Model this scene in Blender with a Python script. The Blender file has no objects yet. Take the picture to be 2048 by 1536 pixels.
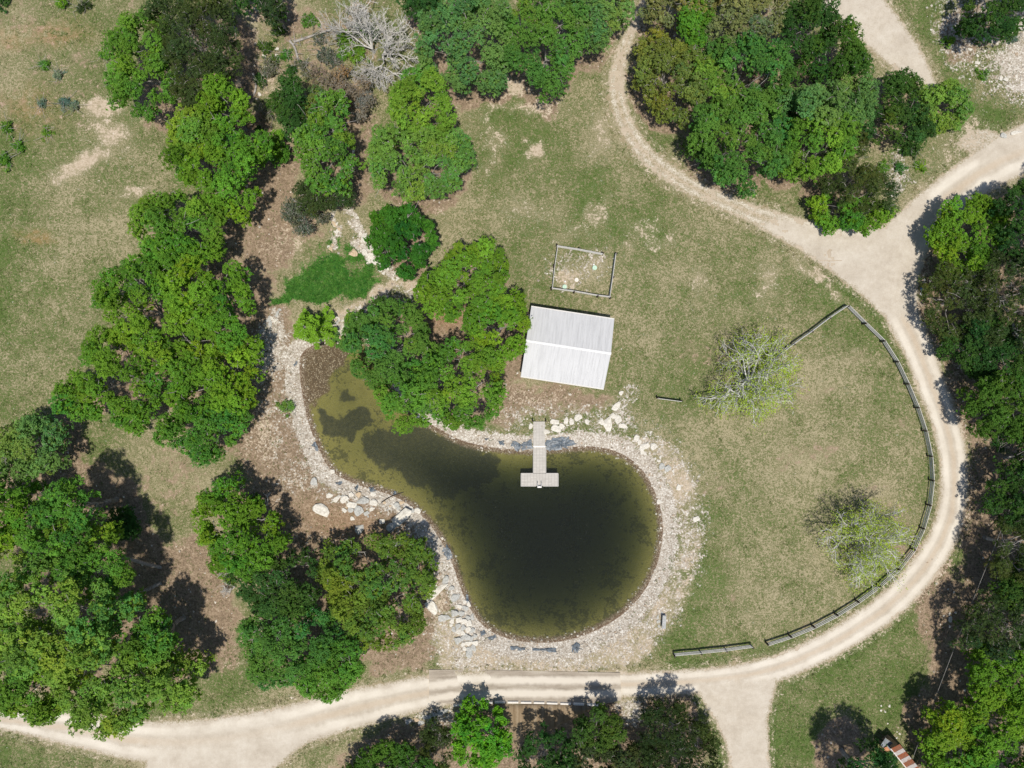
import bpy, math, random
import numpy as np

# ------------------------------------------------------------------ camera, sky, sun, exposure
H = 71.1                       # camera height above the lawn, metres
SC = bpy.context.scene
COL = SC.collection
cam = bpy.data.cameras.new("camera"); cam.sensor_width = 36.0; cam.lens = 18.0 / (51.2 / H)
cam.clip_end = 2000.0
cam_o = bpy.data.objects.new("camera", cam); COL.objects.link(cam_o)
cam_o.location = (0, 0, H); SC.camera = cam_o

SUN_EL, SUN_AZ = 76.0, 174.0    # degrees; azimuth clockwise from the top of the picture
world = bpy.data.worlds.new("World"); SC.world = world; world.use_nodes = True
wn = world.node_tree; wn.nodes.clear()
sky = wn.nodes.new("ShaderNodeTexSky"); sky.sky_type = 'NISHITA'; sky.sun_disc = False
sky.sun_elevation = math.radians(SUN_EL); sky.sun_rotation = math.radians(SUN_AZ)
bg = wn.nodes.new("ShaderNodeBackground"); bg.inputs[1].default_value = 0.095
wo = wn.nodes.new("ShaderNodeOutputWorld")
wn.links.new(sky.outputs[0], bg.inputs[0]); wn.links.new(bg.outputs[0], wo.inputs[0])
sun = bpy.data.lights.new("sun", 'SUN'); sun.energy = 4.5; sun.angle = math.radians(1.5)
sun.color = (1.0, 0.94, 0.845)
sun_o = bpy.data.objects.new("sun", sun); COL.objects.link(sun_o)
sun_o.location = (0, -20, 60)
sun_o.rotation_euler = (math.radians(90 - SUN_EL), 0, math.radians(180 - SUN_AZ))
SC.view_settings.view_transform = 'Standard'; SC.view_settings.look = 'None'
SC.view_settings.exposure = 0.0; SC.view_settings.gamma = 1.0

# ------------------------------------------------------------------ small helpers
RNG = np.random.default_rng(7)
random.seed(7)

def W(px, py, z=0.0):
    """ground plan: a spot of the site, surveyed off the photograph, at height z"""
    s = (H - z) / H / 20.0
    return ((px - 1024) * s, (768 - py) * s)

def WP(pts, z=0.0):
    a = np.asarray(pts, float)
    s = (H - z) / H / 20.0
    return np.stack([(a[:, 0] - 1024) * s, (768 - a[:, 1]) * s], 1)

def tag(o, label=None, cat=None, group=None, kind=None):
    if label: o["label"] = label
    if cat: o["category"] = cat
    if group: o["group"] = group
    if kind: o["kind"] = kind
    return o

def empty(name, loc, label, cat, group=None, rz=0.0):
    o = bpy.data.objects.new(name, None); COL.objects.link(o)
    o.location = loc; o.rotation_euler = (0, 0, rz); o.empty_display_size = 0.3
    return tag(o, label, cat, group)

def mesh_obj(name, V, F, mat, parent=None, col=None, smooth=False):
    """V (n,3), F (m,k) int array (all faces with k corners) or a list of such arrays"""
    V = np.ascontiguousarray(V, np.float32)
    Fs = F if isinstance(F, list) else [F]
    me = bpy.data.meshes.new(name)
    me.vertices.add(len(V)); me.vertices.foreach_set("co", V.ravel())
    loops = np.concatenate([np.asarray(f, np.int32).ravel() for f in Fs])
    tot = np.concatenate([np.full(len(f), np.asarray(f).shape[1], np.int32) for f in Fs])
    start = np.concatenate([[0], np.cumsum(tot)[:-1]]).astype(np.int32)
    me.loops.add(len(loops)); me.loops.foreach_set("vertex_index", loops)
    me.polygons.add(len(tot)); me.polygons.foreach_set("loop_start", start)
    me.polygons.foreach_set("use_smooth", np.full(len(tot), bool(smooth)))
    me.update(calc_edges=True); me.validate()
    if col is not None:
        for k, c in (col.items() if isinstance(col, dict) else [("col", col)]):
            a = me.attributes.new(k, 'FLOAT_COLOR', 'POINT')
            c4 = np.ones((len(V), 4), np.float32); c4[:, :c.shape[1]] = c
            a.data.foreach_set("color", c4.ravel())
    if mat: me.materials.append(mat)
    o = bpy.data.objects.new(name, me); COL.objects.link(o)
    if parent: o.parent = parent
    return o

class MB:
    """collects simple solids and links them as one mesh"""
    def __init__(s): s.v, s.q, s.t = [], [], []; s.n = 0
    def add(s, V, Q=None, T=None):
        V = np.asarray(V, float)
        if Q is not None and len(Q): s.q.append(np.asarray(Q) + s.n)
        if T is not None and len(T): s.t.append(np.asarray(T) + s.n)
        s.v.append(V); s.n += len(V); return s
    def box(s, c, d, rz=0.0, bev=0.0, rot=None):
        x, y, z = np.array(d) / 2.0
        b = bev
        if b > 0:
            prof = [(x - b, y - b, -z), (x, y, -z + b), (x, y, z - b), (x - b, y - b, z)]
            V = [];
            for (X, Y, Z) in prof: V += [(-X, -Y, Z), (X, -Y, Z), (X, Y, Z), (-X, Y, Z)]
            Q = [(3, 2, 1, 0)]
            for k in range(3):
                for i in range(4):
                    j = (i + 1) % 4; Q.append((4 * k + i, 4 * k + j, 4 * k + 4 + j, 4 * k + 4 + i))
            Q.append((12, 13, 14, 15))
        else:
            V = [(-x, -y, -z), (x, -y, -z), (x, y, -z), (-x, y, -z), (-x, -y, z), (x, -y, z), (x, y, z), (-x, y, z)]
            Q = [(3, 2, 1, 0), (4, 5, 6, 7), (0, 1, 5, 4), (1, 2, 6, 5), (2, 3, 7, 6), (3, 0, 4, 7)]
        V = np.array(V)
        if rot is not None: V = V @ np.array(rot).T
        ca, sa = math.cos(rz), math.sin(rz)
        V = np.stack([V[:, 0] * ca - V[:, 1] * sa, V[:, 0] * sa + V[:, 1] * ca, V[:, 2]], 1) + np.array(c)
        return s.add(V, Q)
    def cyl(s, p0, p1, r0, r1=None, n=10, cap=True):
        r1 = r0 if r1 is None else r1
        V, Q = tube_arrays(np.array([p0], float), np.array([p1], float), np.array([r0]), np.array([r1]), n)
        T = None
        s.add(V, Q)
        if cap:
            base = s.n - 2 * n
            V2 = np.array([p0, p1], float); k = s.n
            T = [(k, base + (i + 1) % n, base + i) for i in range(n)] + [(k + 1, base + n + i, base + n + (i + 1) % n) for i in range(n)]
            s.v.append(V2); s.n += 2; s.t.append(np.array(T))
        return s
    def build(s, name, mat, parent=None, smooth=False):
        F = []
        if s.q: F.append(np.concatenate(s.q))
        if s.t: F.append(np.concatenate(s.t))
        return mesh_obj(name, np.concatenate(s.v), F, mat, parent, smooth=smooth)

def tube_arrays(P0, P1, R0, R1, n=4):
    d = P1 - P0
    L = np.linalg.norm(d, axis=1, keepdims=True); L[L == 0] = 1e-6
    d = d / L
    up = np.where(np.abs(d[:, 2:3]) > 0.9, np.array([[1.0, 0, 0]]), np.array([[0, 0, 1.0]]))
    u = np.cross(d, up); u /= np.linalg.norm(u, axis=1, keepdims=True)
    v = np.cross(d, u)
    m = len(P0)
    a = np.arange(n) * 2 * math.pi / n
    ring = u[:, None, :] * np.cos(a)[None, :, None] + v[:, None, :] * np.sin(a)[None, :, None]
    V = np.concatenate([P0[:, None, :] + ring * R0[:, None, None], P1[:, None, :] + ring * R1[:, None, None]], 1).reshape(-1, 3)
    i = np.arange(n); j = (i + 1) % n
    q = np.stack([i, j, j + n, i + n], 1)
    Q = (q[None] + (np.arange(m) * 2 * n)[:, None, None]).reshape(-1, 4)
    return V, Q

def hash2(ix, iy, seed):
    h = (ix.astype(np.int64) * 374761393 + iy.astype(np.int64) * 668265263 + seed * 1442695041) & 0xFFFFFFFF
    h = ((h ^ (h >> 13)) * 1274126177) & 0xFFFFFFFF
    h = h ^ (h >> 16)
    return (h & 0xFFFFFF) / float(0xFFFFFF)

def vnoise(x, y, seed=0):
    x = np.asarray(x, float); y = np.asarray(y, float)
    ix = np.floor(x); iy = np.floor(y); fx = x - ix; fy = y - iy
    fx = fx * fx * (3 - 2 * fx); fy = fy * fy * (3 - 2 * fy)
    a = hash2(ix, iy, seed); b = hash2(ix + 1, iy, seed); c = hash2(ix, iy + 1, seed); d = hash2(ix + 1, iy + 1, seed)
    return (a * (1 - fx) + b * fx) * (1 - fy) + (c * (1 - fx) + d * fx) * fy

def fbm(x, y, sc, seed=0, octv=3):
    t = 0; amp = 1; tot = 0
    for o in range(octv):
        t = t + amp * vnoise(np.asarray(x) / sc * 2 ** o + 17.3 * o, np.asarray(y) / sc * 2 ** o - 9.1 * o, seed + o); tot += amp; amp *= 0.5
    return t / tot

def sstep(e0, e1, x):
    t = np.clip((x - e0) / (e1 - e0), 0, 1); return t * t * (3 - 2 * t)

def sdf_poly(P, X, Y):
    """signed distance to polygon P (n,2); negative inside"""
    P = np.asarray(P, float)
    d2 = np.full(np.shape(X), 1e18); ins = np.zeros(np.shape(X), bool)
    n = len(P)
    for i in range(n):
        ax, ay = P[i]; bx, by = P[(i + 1) % n]
        ex, ey = bx - ax, by - ay
        t = np.clip(((X - ax) * ex + (Y - ay) * ey) / (ex * ex + ey * ey + 1e-12), 0, 1)
        dx = X - ax - t * ex; dy = Y - ay - t * ey
        d2 = np.minimum(d2, dx * dx + dy * dy)
        c = ((ay > Y) != (by > Y)) & (X < ex * (Y - ay) / (ey if ey != 0 else 1e-12) + ax)
        ins ^= c
    d = np.sqrt(d2)
    return np.where(ins, -d, d)

def smooth_poly(P, it=2):
    P = np.asarray(P, float)
    for _ in range(it):
        Q = np.roll(P, -1, 0)
        P = np.stack([P * .75 + Q * .25, P * .25 + Q * .75], 1).reshape(-1, 2)
    return P

def smooth_line(L, it=2):
    L = np.asarray(L, float)
    for _ in range(it):
        a = L[:-1] * .75 + L[1:] * .25; b = L[:-1] * .25 + L[1:] * .75
        L = np.concatenate([L[:1], np.stack([a, b], 1).reshape(-1, L.shape[1]), L[-1:]], 0)
    return L

def dist_line(L, X, Y):
    """L (n,3): x,y,halfwidth -> (distance/halfwidth, signed lateral/halfwidth) of the nearest segment"""
    best = np.full(np.shape(X), 1e9); lat = np.zeros(np.shape(X)); over = np.full(np.shape(X), 1e9)
    for i in range(len(L) - 1):
        ax, ay, aw = L[i]; bx, by, bw = L[i + 1]
        ex, ey = bx - ax, by - ay; l = math.hypot(ex, ey) + 1e-9
        t = np.clip(((X - ax) * ex + (Y - ay) * ey) / (l * l), 0, 1)
        dx = X - ax - t * ex; dy = Y - ay - t * ey
        d = np.sqrt(dx * dx + dy * dy); w = aw + (bw - aw) * t
        s = (dx * ey - dy * ex) / l
        m = d - w < over
        over = np.where(m, d - w, over); lat = np.where(m, s / w, lat)
    return over, lat

# ------------------------------------------------------------------ materials
def new_mat(name):
    m = bpy.data.materials.new(name); m.use_nodes = True
    nt = m.node_tree; nt.nodes.clear()
    out = nt.nodes.new("ShaderNodeOutputMaterial")
    return m, nt, out

class NT:
    """terse node builder"""
    def __init__(s, nt): s.nt = nt
    def n(s, typ, **kw):
        nd = s.nt.nodes.new(typ)
        for k, v in kw.items(): setattr(nd, k, v)
        return nd
    def put(s, sock, v):
        if hasattr(v, "links") or hasattr(v, "is_linked"): s.nt.links.new(v, sock)
        else: sock.default_value = v
    def math(s, op, a, b=0.0, c=0.0, clamp=False):
        nd = s.n("ShaderNodeMath", operation=op); nd.use_clamp = clamp
        s.put(nd.inputs[0], a); s.put(nd.inputs[1], b); s.put(nd.inputs[2], c); return nd.outputs[0]
    def mix(s, f, a, b):
        nd = s.n("ShaderNodeMix", data_type='RGBA'); nd.clamp_factor = True
        s.put(nd.inputs[0], f)
        s.put(nd.inputs[6], a if not isinstance(a, tuple) else (*a, 1)); s.put(nd.inputs[7], b if not isinstance(b, tuple) else (*b, 1))
        return nd.outputs[2]
    def mul(s, a, b, f=1.0):
        nd = s.n("ShaderNodeMix", data_type='RGBA', blend_type='MULTIPLY')
        s.put(nd.inputs[0], f); s.put(nd.inputs[6], a if not isinstance(a, tuple) else (*a, 1)); s.put(nd.inputs[7], b if not isinstance(b, tuple) else (*b, 1))
        return nd.outputs[2]
    def noise(s, vec, scale, detail=3.0, rough=0.55, dist=0.0):
        nd = s.n("ShaderNodeTexNoise"); nd.noise_dimensions = '3D'
        s.nt.links.new(vec, nd.inputs["Vector"]); nd.inputs["Scale"].default_value = scale
        nd.inputs["Detail"].default_value = detail; nd.inputs["Roughness"].default_value = rough; nd.inputs["Distortion"].default_value = dist
        return nd.outputs["Fac"]
    def voro(s, vec, scale, feature='F1'):
        nd = s.n("ShaderNodeTexVoronoi", feature=feature); s.nt.links.new(vec, nd.inputs["Vector"]); nd.inputs["Scale"].default_value = scale
        return nd
    def ss(s, x, e0, e1):
        nd = s.n("ShaderNodeMapRange", interpolation_type='SMOOTHSTEP'); s.put(nd.inputs[0], x)
        nd.inputs[1].default_value = e0; nd.inputs[2].default_value = e1; return nd.outputs[0]
    def lin(s, x, a, b, c, d):
        nd = s.n("ShaderNodeMapRange"); s.put(nd.inputs[0], x)
        for i, v in enumerate((a, b, c, d)): nd.inputs[i + 1].default_value = v
        return nd.outputs[0]
    def ramp(s, x, stops):
        nd = s.n("ShaderNodeValToRGB"); cr = nd.color_ramp
        while len(cr.elements) < len(stops): cr.elements.new(0.5)
        for e, (p, c) in zip(cr.elements, stops): e.position = p; e.color = (*c, 1)
        s.put(nd.inputs[0], x); return nd.outputs[0]
    def pos(s): return s.n("ShaderNodeNewGeometry").outputs["Position"]
    def obj(s): return s.n("ShaderNodeTexCoord").outputs["Object"]
    def bump(s, h, strength, dist):
        nd = s.n("ShaderNodeBump"); s.put(nd.inputs["Height"], h); nd.inputs["Strength"].default_value = strength; nd.inputs["Distance"].default_value = dist
        return nd.outputs[0]
    def prin(s, out, col, rough=0.8, normal=None, metal=0.0, spec=0.25):
        p = s.n("ShaderNodeBsdfPrincipled")
        s.put(p.inputs["Base Color"], col if not isinstance(col, tuple) else (*col, 1)); s.put(p.inputs["Roughness"], rough)
        p.inputs["Metallic"].default_value = metal; p.inputs["Specular IOR Level"].default_value = spec
        if normal is not None: s.nt.links.new(normal, p.inputs["Normal"])
        if out is not None: s.nt.links.new(p.outputs[0], out.inputs[0])
        return p

def simple(name, c1, c2, scale=6.0, rough=0.8, bump=0.3, bdist=0.02, spec=0.25, metal=0.0, obj=True):
    m, nt, out = new_mat(name); g = NT(nt); v = g.obj() if obj else g.pos()
    n1 = g.noise(v, scale, 4, 0.65)
    g.prin(out, g.mix(g.ss(n1, .3, .7), c1, c2), rough, g.bump(n1, bump, bdist), metal, spec)
    return m

M = {}
M['bark'] = simple('bark', (.20, .18, .165), (.42, .40, .375), 5.0, .9, .6, .03)
M['dead'] = simple('dead_wood', (.40, .385, .36), (.60, .585, .55), 4.0, .85, .4, .02)
M['palebark'] = simple('pale_bark', (.40, .395, .38), (.60, .59, .57), 4.0, .85, .3, .02)
M['loggrey'] = simple('grey_log_wood', (.20, .18, .16), (.40, .38, .35), 4.0, .85, .4, .02)
M['deadbrown'] = simple('brown_dead_twigs', (.20, .14, .10), (.36, .29, .24), 4.0, .85, .4, .02)
M['rock'] = simple('limestone_rock', (.48, .45, .39), (.72, .69, .62), 3.2, .9, .9, .05)
M['rockgrey'] = simple('grey_rock', (.30, .30, .28), (.52, .52, .49), 3.2, .9, .9, .05)
M['rocktan'] = simple('tan_rock', (.42, .32, .21), (.60, .48, .34), 3.2, .9, .9, .05)
M['post'] = simple('dark_post_wood', (.035, .028, .022), (.09, .072, .058), 8, .85)
M['rail'] = simple('weathered_rail_wood', (.20, .19, .165), (.36, .345, .31), 9, .85)
M['railpale'] = simple('pale_rail_wood', (.42, .41, .385), (.60, .59, .56), 9, .85)
M['white'] = simple('white_paint', (.70, .69, .66), (.80, .79, .77), 5, .5, .05)
M['steel'] = simple('galvanised_steel', (.5, .5, .5), (.66, .66, .66), 8, .4, .05, metal=.6)
M['kerb'] = simple('kerb_concrete', (.60, .57, .52), (.76, .73, .68), 7, .9, .3)
M['wall'] = simple('cabin_wall', (.34, .29, .24), (.42, .37, .31), 3, .8, .1)
M['trim'] = simple('cabin_trim', (.58, .56, .53), (.66, .64, .60), 6, .7, .05)
M['glass'] = simple('window_glass', (.02, .025, .03), (.03, .035, .04), 2, .08, 0.0, spec=.6)
M['door'] = simple('door_wood', (.16, .09, .05), (.24, .14, .08), 6, .6, .2)
M['float'] = simple('dock_float_plastic', (.03, .03, .035), (.05, .05, .055), 6, .6, .1)
M['teal'] = simple('teal_plastic', (.05, .24, .23), (.10, .34, .32), 5, .45, .05)
M['lidgreen'] = simple('pale_green_plastic', (.40, .56, .44), (.50, .66, .54), 5, .5, .05)
M['lidwhite'] = simple('pale_concrete_lid', (.60, .55, .50), (.74, .69, .63), 5, .7, .1)
M['stonebench'] = simple('grey_bench_stone', (.30, .31, .31), (.46, .47, .47), 5, .85, .3)
M['pot'] = simple('dark_pot', (.02, .018, .016), (.04, .036, .032), 5, .6, .1)
M['agave'] = simple('agave_leaf', (.22, .40, .20), (.34, .52, .30), 3, .5, .05)
M['cable'] = simple('cable_sheath', (.20, .19, .18), (.26, .25, .24), 3, .6, .0)
M['bluescrap'] = simple('blue_plastic', (.10, .18, .30), (.18, .28, .42), 4, .4, .1)
M['shedwood'] = simple('shed_wood', (.24, .15, .09), (.40, .27, .17), 5, .85, .3)
M['shedorange'] = simple('shed_orange_sheet', (.42, .17, .08), (.55, .27, .15), 3, .8, .2)
M['leantodark'] = simple('dark_leanto_metal', (.05, .07, .09), (.16, .19, .22), 2.2, .45, .1)

def mat_leaf():
    m, nt, out = new_mat('leaves'); g = NT(nt)
    a = g.n("ShaderNodeAttribute", attribute_name="col")
    p = g.prin(None, a.outputs["Color"], 0.6, spec=.12)
    t = g.n("ShaderNodeBsdfTranslucent"); nt.links.new(g.mul(a.outputs["Color"], (1.3, 1.2, .5)), t.inputs[0])
    mx = g.n("ShaderNodeMixShader"); mx.inputs[0].default_value = .35
    nt.links.new(p.outputs[0], mx.inputs[1]); nt.links.new(t.outputs[0], mx.inputs[2]); nt.links.new(mx.outputs[0], out.inputs[0])
    return m
M['leaf'] = mat_leaf()

def mat_attr(name, rough=.9, scale=20, var=.25):
    m, nt, out = new_mat(name); g = NT(nt)
    a = g.n("ShaderNodeAttribute", attribute_name="col")
    n = g.noise(g.pos(), scale, 2)
    k = g.lin(n, .3, .7, 1 - var, 1 + var)
    cmb = g.n("ShaderNodeCombineColor"); [nt.links.new(k, cmb.inputs[i]) for i in range(3)]
    g.prin(out, g.mul(a.outputs["Color"], cmb.outputs[0]), rough)
    return m
M['pebble'] = mat_attr('pebbles')
M['blade'] = mat_attr('grass_blades', .7, 3, .15)

def mat_liner():
    m, nt, out = new_mat('pond_liner_sheet'); g = NT(nt); v = g.pos()
    n = g.noise(v, 5, 4); d = g.noise(v, 14, 3)
    c = g.mix(g.ss(n, .35, .7), (.035, .05, .065), (.12, .155, .19))
    c = g.mix(g.ss(d, .62, .72), c, (.36, .33, .28))
    g.prin(out, c, .45, g.bump(n, .5, .05), spec=.5)
    return m
M['liner'] = mat_liner()

def mat_roof(name, base, dirt):
    m, nt, out = new_mat(name); g = NT(nt); v = g.obj()
    sp = g.n("ShaderNodeSeparateXYZ"); nt.links.new(v, sp.inputs[0])
    st = g.n("ShaderNodeMapping"); st.inputs["Scale"].default_value = (3.3, .25, .25); nt.links.new(v, st.inputs[0])
    n = g.noise(st.outputs[0], 2.0, 4); n2 = g.noise(v, .8, 3)
    c = g.mix(g.ss(n, .35, .75), base, dirt)
    c = g.mix(g.math('MULTIPLY', g.ss(n2, .5, .75), .35), c, dirt)
    g.prin(out, c, .85, None, 0.0, .0)
    return m
M['roof'] = mat_roof('roof_sheet_metal', (.56, .565, .575), (.47, .475, .485))
M['ridge'] = simple('ridge_metal', (.70, .70, .70), (.78, .78, .78), 4, .4, .05)

def mat_deck():
    m, nt, out = new_mat('dock_decking'); g = NT(nt); v = g.obj()
    br = g.n("ShaderNodeTexBrick"); br.offset = 0.0
    nt.links.new(v, br.inputs["Vector"])
    br.inputs["Color1"].default_value = (.44, .42, .385, 1); br.inputs["Color2"].default_value = (.50, .475, .435, 1)
    br.inputs["Mortar"].default_value = (.30, .285, .26, 1); br.inputs["Scale"].default_value = 1.0
    br.inputs["Mortar Size"].default_value = .012; br.inputs["Brick Width"].default_value = .30; br.inputs["Row Height"].default_value = .15
    n = g.noise(v, 3, 4)
    c = g.mix(g.math('MULTIPLY', g.ss(n, .45, .75), .35), br.outputs[0], (.34, .31, .27))
    g.prin(out, c, .75, None, 0, .2)
    return m
M['deck'] = mat_deck()

def mat_rust():
    m, nt, out = new_mat('rusty_sheet_metal'); g = NT(nt); v = g.obj()
    n = g.noise(v, 2.5, 5, .65); n2 = g.noise(v, 9, 3)
    c = g.mix(g.ss(n, .35, .65), (.30, .085, .03), (.22, .10, .06)); c = g.mix(g.math('MULTIPLY', g.ss(n2, .55, .7), .5), c, (.40, .30, .25))
    g.prin(out, c, .8)
    m2, nt, out = new_mat('grey_sheet_metal'); g = NT(nt); v = g.obj()
    n = g.noise(v, 2.5, 5, .65)
    c = g.mix(g.ss(n, .5, .72), (.44, .42, .41), (.34, .20, .13))
    g.prin(out, c, .6, None, .2)
    return m, m2
M['rust'], M['sheet'] = mat_rust()

# ------------------------------------------------------------------ the site plan (coordinates read off the photograph)
POND = smooth_poly([(600, 705), (640, 686), (690, 672), (722, 668), (742, 700), (775, 765), (810, 815), (850, 846), (882, 864), (920, 885), (980, 899), (1050, 904), (1120, 900), (1180, 894),
        (1240, 906), (1282, 937), (1310, 985), (1326, 1040), (1323, 1090), (1311, 1140), (1285, 1190), (1240, 1235), (1180, 1268), (1120, 1285), (1060, 1286), (1010, 1277),
        (968, 1255), (940, 1217), (920, 1170), (905, 1120), (880, 1075), (855, 1040), (825, 1012), (790, 991), (740, 976), (700, 963), (665, 945), (645, 915), (630, 880), (615, 840), (605, 790), (599, 745)], 2)
POND_W = WP(POND, -.4)

ROADS = [  # centre lines: px, py, half width
    (1.0, [(2140, 265, 50), (2048, 296, 50), (1960, 345, 44), (1890, 395, 42), (1830, 460, 44), (1795, 540, 46), (1797, 617, 38), (1832, 683, 33), (1863, 767, 31), (1894, 850, 30), (1907, 917, 30), (1909, 983, 30),
           (1899, 1050, 31), (1866, 1117, 31), (1811, 1183, 31), (1735, 1245, 30), (1640, 1302, 29), (1536, 1345, 28), (1400, 1363, 27), (1240, 1371, 28), (1050, 1370, 30), (900, 1376, 34), (800, 1397, 38), (680, 1424, 42),
           (500, 1475, 48), (300, 1490, 44), (150, 1458, 38), (0, 1438, 20), (-80, 1425, 20)]),
    (.80, [(1800, 505, 40), (1700, 487, 36), (1640, 473, 31), (1540, 440, 26), (1450, 405, 22), (1380, 372, 22), (1310, 328, 23), (1265, 277, 22), (1238, 215, 22), (1230, 160, 21), (1246, 100, 19), (1272, 38, 14), (1295, -10, 12), (1320, -60, 12)]),
    (.92, [(1655, -60, 52), (1690, -8, 50), (1745, 42, 50), (1792, 92, 42), (1835, 138, 28), (1866, 172, 10)]),
    (1.0, [(1475, 1370, 40), (1478, 1420, 58), (1494, 1470, 46), (1500, 1536, 42), (1505, 1620, 42)]),
]
ROADS = [(k, smooth_line(r, 2)) for k, r in ROADS]
ROADPOLY = [(1.0, [(1500, 448), (1560, 430), (1640, 450), (1700, 467), (1768, 447), (1850, 375), (1890, 430), (1850, 470), (1838, 560), (1840, 640), (1766, 634), (1718, 588), (1662, 546), (1600, 502), (1545, 474)]),
            (1.0, [(285, 1545), (300, 1480), (560, 1435), (640, 1470), (585, 1510), (545, 1545), (500, 1620), (250, 1620)]),
            (1.0, [(1380, 1362), (1560, 1350), (1548, 1400), (1535, 1440), (1425, 1440), (1405, 1405)]),
            (.70, [(1900, 290), (1935, 250), (1975, 250), (2010, 262), (2060, 255), (2060, 300), (1960, 330)]),
            (.45, [(1905, 690), (1945, 715), (1960, 750), (1925, 760), (1890, 715)])]

def road_field(X, Y):
    """X,Y in photo pixels -> (mask 0..1.3, lateral)"""
    best = np.full(np.shape(X), -1e9); lat = np.full(np.shape(X), 0.0); lb = np.full(np.shape(X), 1e9)
    for k, r in ROADS:
        over, l = dist_line(r, X, Y)
        v = np.clip(.5 - over / 26.0, -1, 1.0) * (k if k < 1 else 1.0)
        best = np.maximum(best, v)
        m = over < lb; lb = np.where(m, over, lb); lat = np.where(m, l, lat)
    for k, p in ROADPOLY:
        v = np.clip(.5 - sdf_poly(p, X, Y) / 26.0, -1, 1.0) * k
        best = np.maximum(best, v)
    return best, lat

def pond_sd(X, Y): return sdf_poly(POND, X, Y) / 20.0       # metres, negative in the water

def zg_px(X, Y, sd=None):
    X = np.asarray(X, float); Y = np.asarray(Y, float)
    if sd is None: sd = pond_sd(X, Y)
    d = np.maximum(-sd, 0)
    A = .62 + (5.2 - .62) * sstep(760, 1010, X + .35 * (Y - 900))
    A = A * (1 - .60 * sstep(60, -10, X + .55 * (Y - 700) - 675))
    bed = -.4 - A * (1 - np.exp(-(d / 5.6) ** 1.45)) - .08 * sstep(0, .5, d)
    bank = -.4 * (1 - sstep(0, 2.0, sd))
    z = np.where(sd < 0, bed, bank)
    n = (fbm(X, Y, 120, 3, 3) - .5) * .35 + (fbm(X, Y, 22, 9, 2) - .5) * .10
    far = sstep(.5, 5, sd)
    z = z + n * far * (1 - sstep(.2, .5, np.clip(.0, 0, 1)))
    cr = sstep(1414, 1500, Y) * sstep(820, 900, X) * (1 - sstep(1230, 1310, X))
    return z - 1.9 * cr

def zg(x, y):
    """ground height at world x,y (scalars)"""
    return float(zg_px(np.array([1024 + x * 20.0]), np.array([768 - y * 20.0]))[0])

def G(px, py, dz=0.0):
    x, y = W(px, py); return (x, y, zg(x, y) + dz)

# ------------------------------------------------------------------ trees: outline of each crown
# kind, style, height, outline, label [, extra]
T = []
def tree(style, h, poly, label, cat='tree', name='tree', group=None, base=None, low=None):
    T.append(dict(style=style, h=h, poly=poly, label=label, cat=cat, name=name, group=group, base=base, low=low))
GL, GN, GE, GP, GR, GB, GS, GC = ('trees on the left side of the clearing', 'trees along the top edge', 'trees of the grove beside the track', 'trees beside the pond', 'trees along the right edge',
    'trees below the crossing', 'trees in the lower left wood', 'trees along the dry creek')
tree('mdb', 7, [(243, 95), (275, 45), (310, 28), (335, 60), (330, 120), (362, 160), (352, 205), (318, 202), (285, 237), (245, 218), (229, 182), (235, 145)], 'bright green tree on the field edge against a dark cedar', group=GL)
tree('cd', 8, [(300, 30), (330, 0), (420, -20), (458, 18), (478, 60), (482, 130), (466, 170), (432, 205), (380, 212), (350, 190), (345, 130), (322, 90)], 'large dark olive cedar at the upper left beside the dry creek', 'tree', 'cedar_tree', GL)
tree('br', 7.5, [(425, 185), (460, 180), (500, 205), (506, 240), (472, 278), (430, 268), (412, 230)], 'round bright crown below the dark cedar, topmost of three joined trees', group=GL)
tree('brl', 7, [(338, 255), (380, 215), (425, 215), (437, 260), (432, 312), (395, 322), (355, 312), (340, 282)], 'light green crown at the field edge, leftmost of three joined trees', group=GL)
tree('br', 8, [(358, 315), (400, 300), (440, 290), (480, 285), (522, 270), (537, 310), (522, 370), (516, 415), (480, 432), (440, 412), (400, 382), (370, 350)], 'large bright crown over bare ground, lowest of three joined trees', group=GL)
tree('mdb', 7, [(274, 400), (300, 410), (330, 394), (380, 388), (420, 400), (456, 432), (456, 480), (430, 502), (380, 495), (330, 502), (290, 492), (270, 455)], 'squarish mid green tree between two bright green clumps on the left', group=GL)
tree('br', 8.5, [(300, 502), (350, 482), (420, 498), (462, 530), (490, 558), (502, 620), (496, 662), (455, 692), (410, 672), (370, 642), (330, 592), (308, 542)], 'large rounded bright tree facing the green wetland patch', group=GL)
tree('bry', 8, [(208, 562), (250, 528), (300, 508), (340, 580), (390, 640), (412, 680), (400, 702), (340, 702), (270, 692), (228, 662), (204, 620), (199, 588)], 'large yellow green tree at the edge of the left field, middle of the clump', group=GL)
tree('bry', 7.5, [(176, 692), (215, 660), (270, 680), (340, 700), (380, 720), (402, 762), (332, 782), (300, 832), (258, 862), (200, 822), (150, 832), (124, 787), (148, 742)], 'wide yellow green tree reaching farthest into the left field', group=GL)
tree('br', 8, [(368, 722), (430, 690), (470, 680), (512, 688), (502, 750), (512, 802), (470, 832), (420, 822), (370, 832), (343, 790)], 'bright green tree overhanging the dirt bank left of the pond', group=GL)
tree('mdb', 7, [(328, 842), (380, 827), (440, 827), (490, 812), (497, 850), (470, 907), (420, 924), (380, 902), (343, 882)], 'mid green tree at the lower tip of the long left clump', group=GL)
tree('brt', 7.5, [(662, 194), (690, 205), (702, 245), (706, 290), (713, 330), (692, 372), (640, 382), (618, 350), (610, 300), (624, 255), (640, 215)], 'tall narrow bright tree with grey twigs between dark cedars', group=GC)
tree('cd', 4.5, [(600, 360), (640, 375), (700, 370), (708, 398), (662, 428), (610, 422), (597, 390)], 'low dark cedar at the foot of the narrow bright tree', 'tree', 'cedar_tree', GC)
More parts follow.
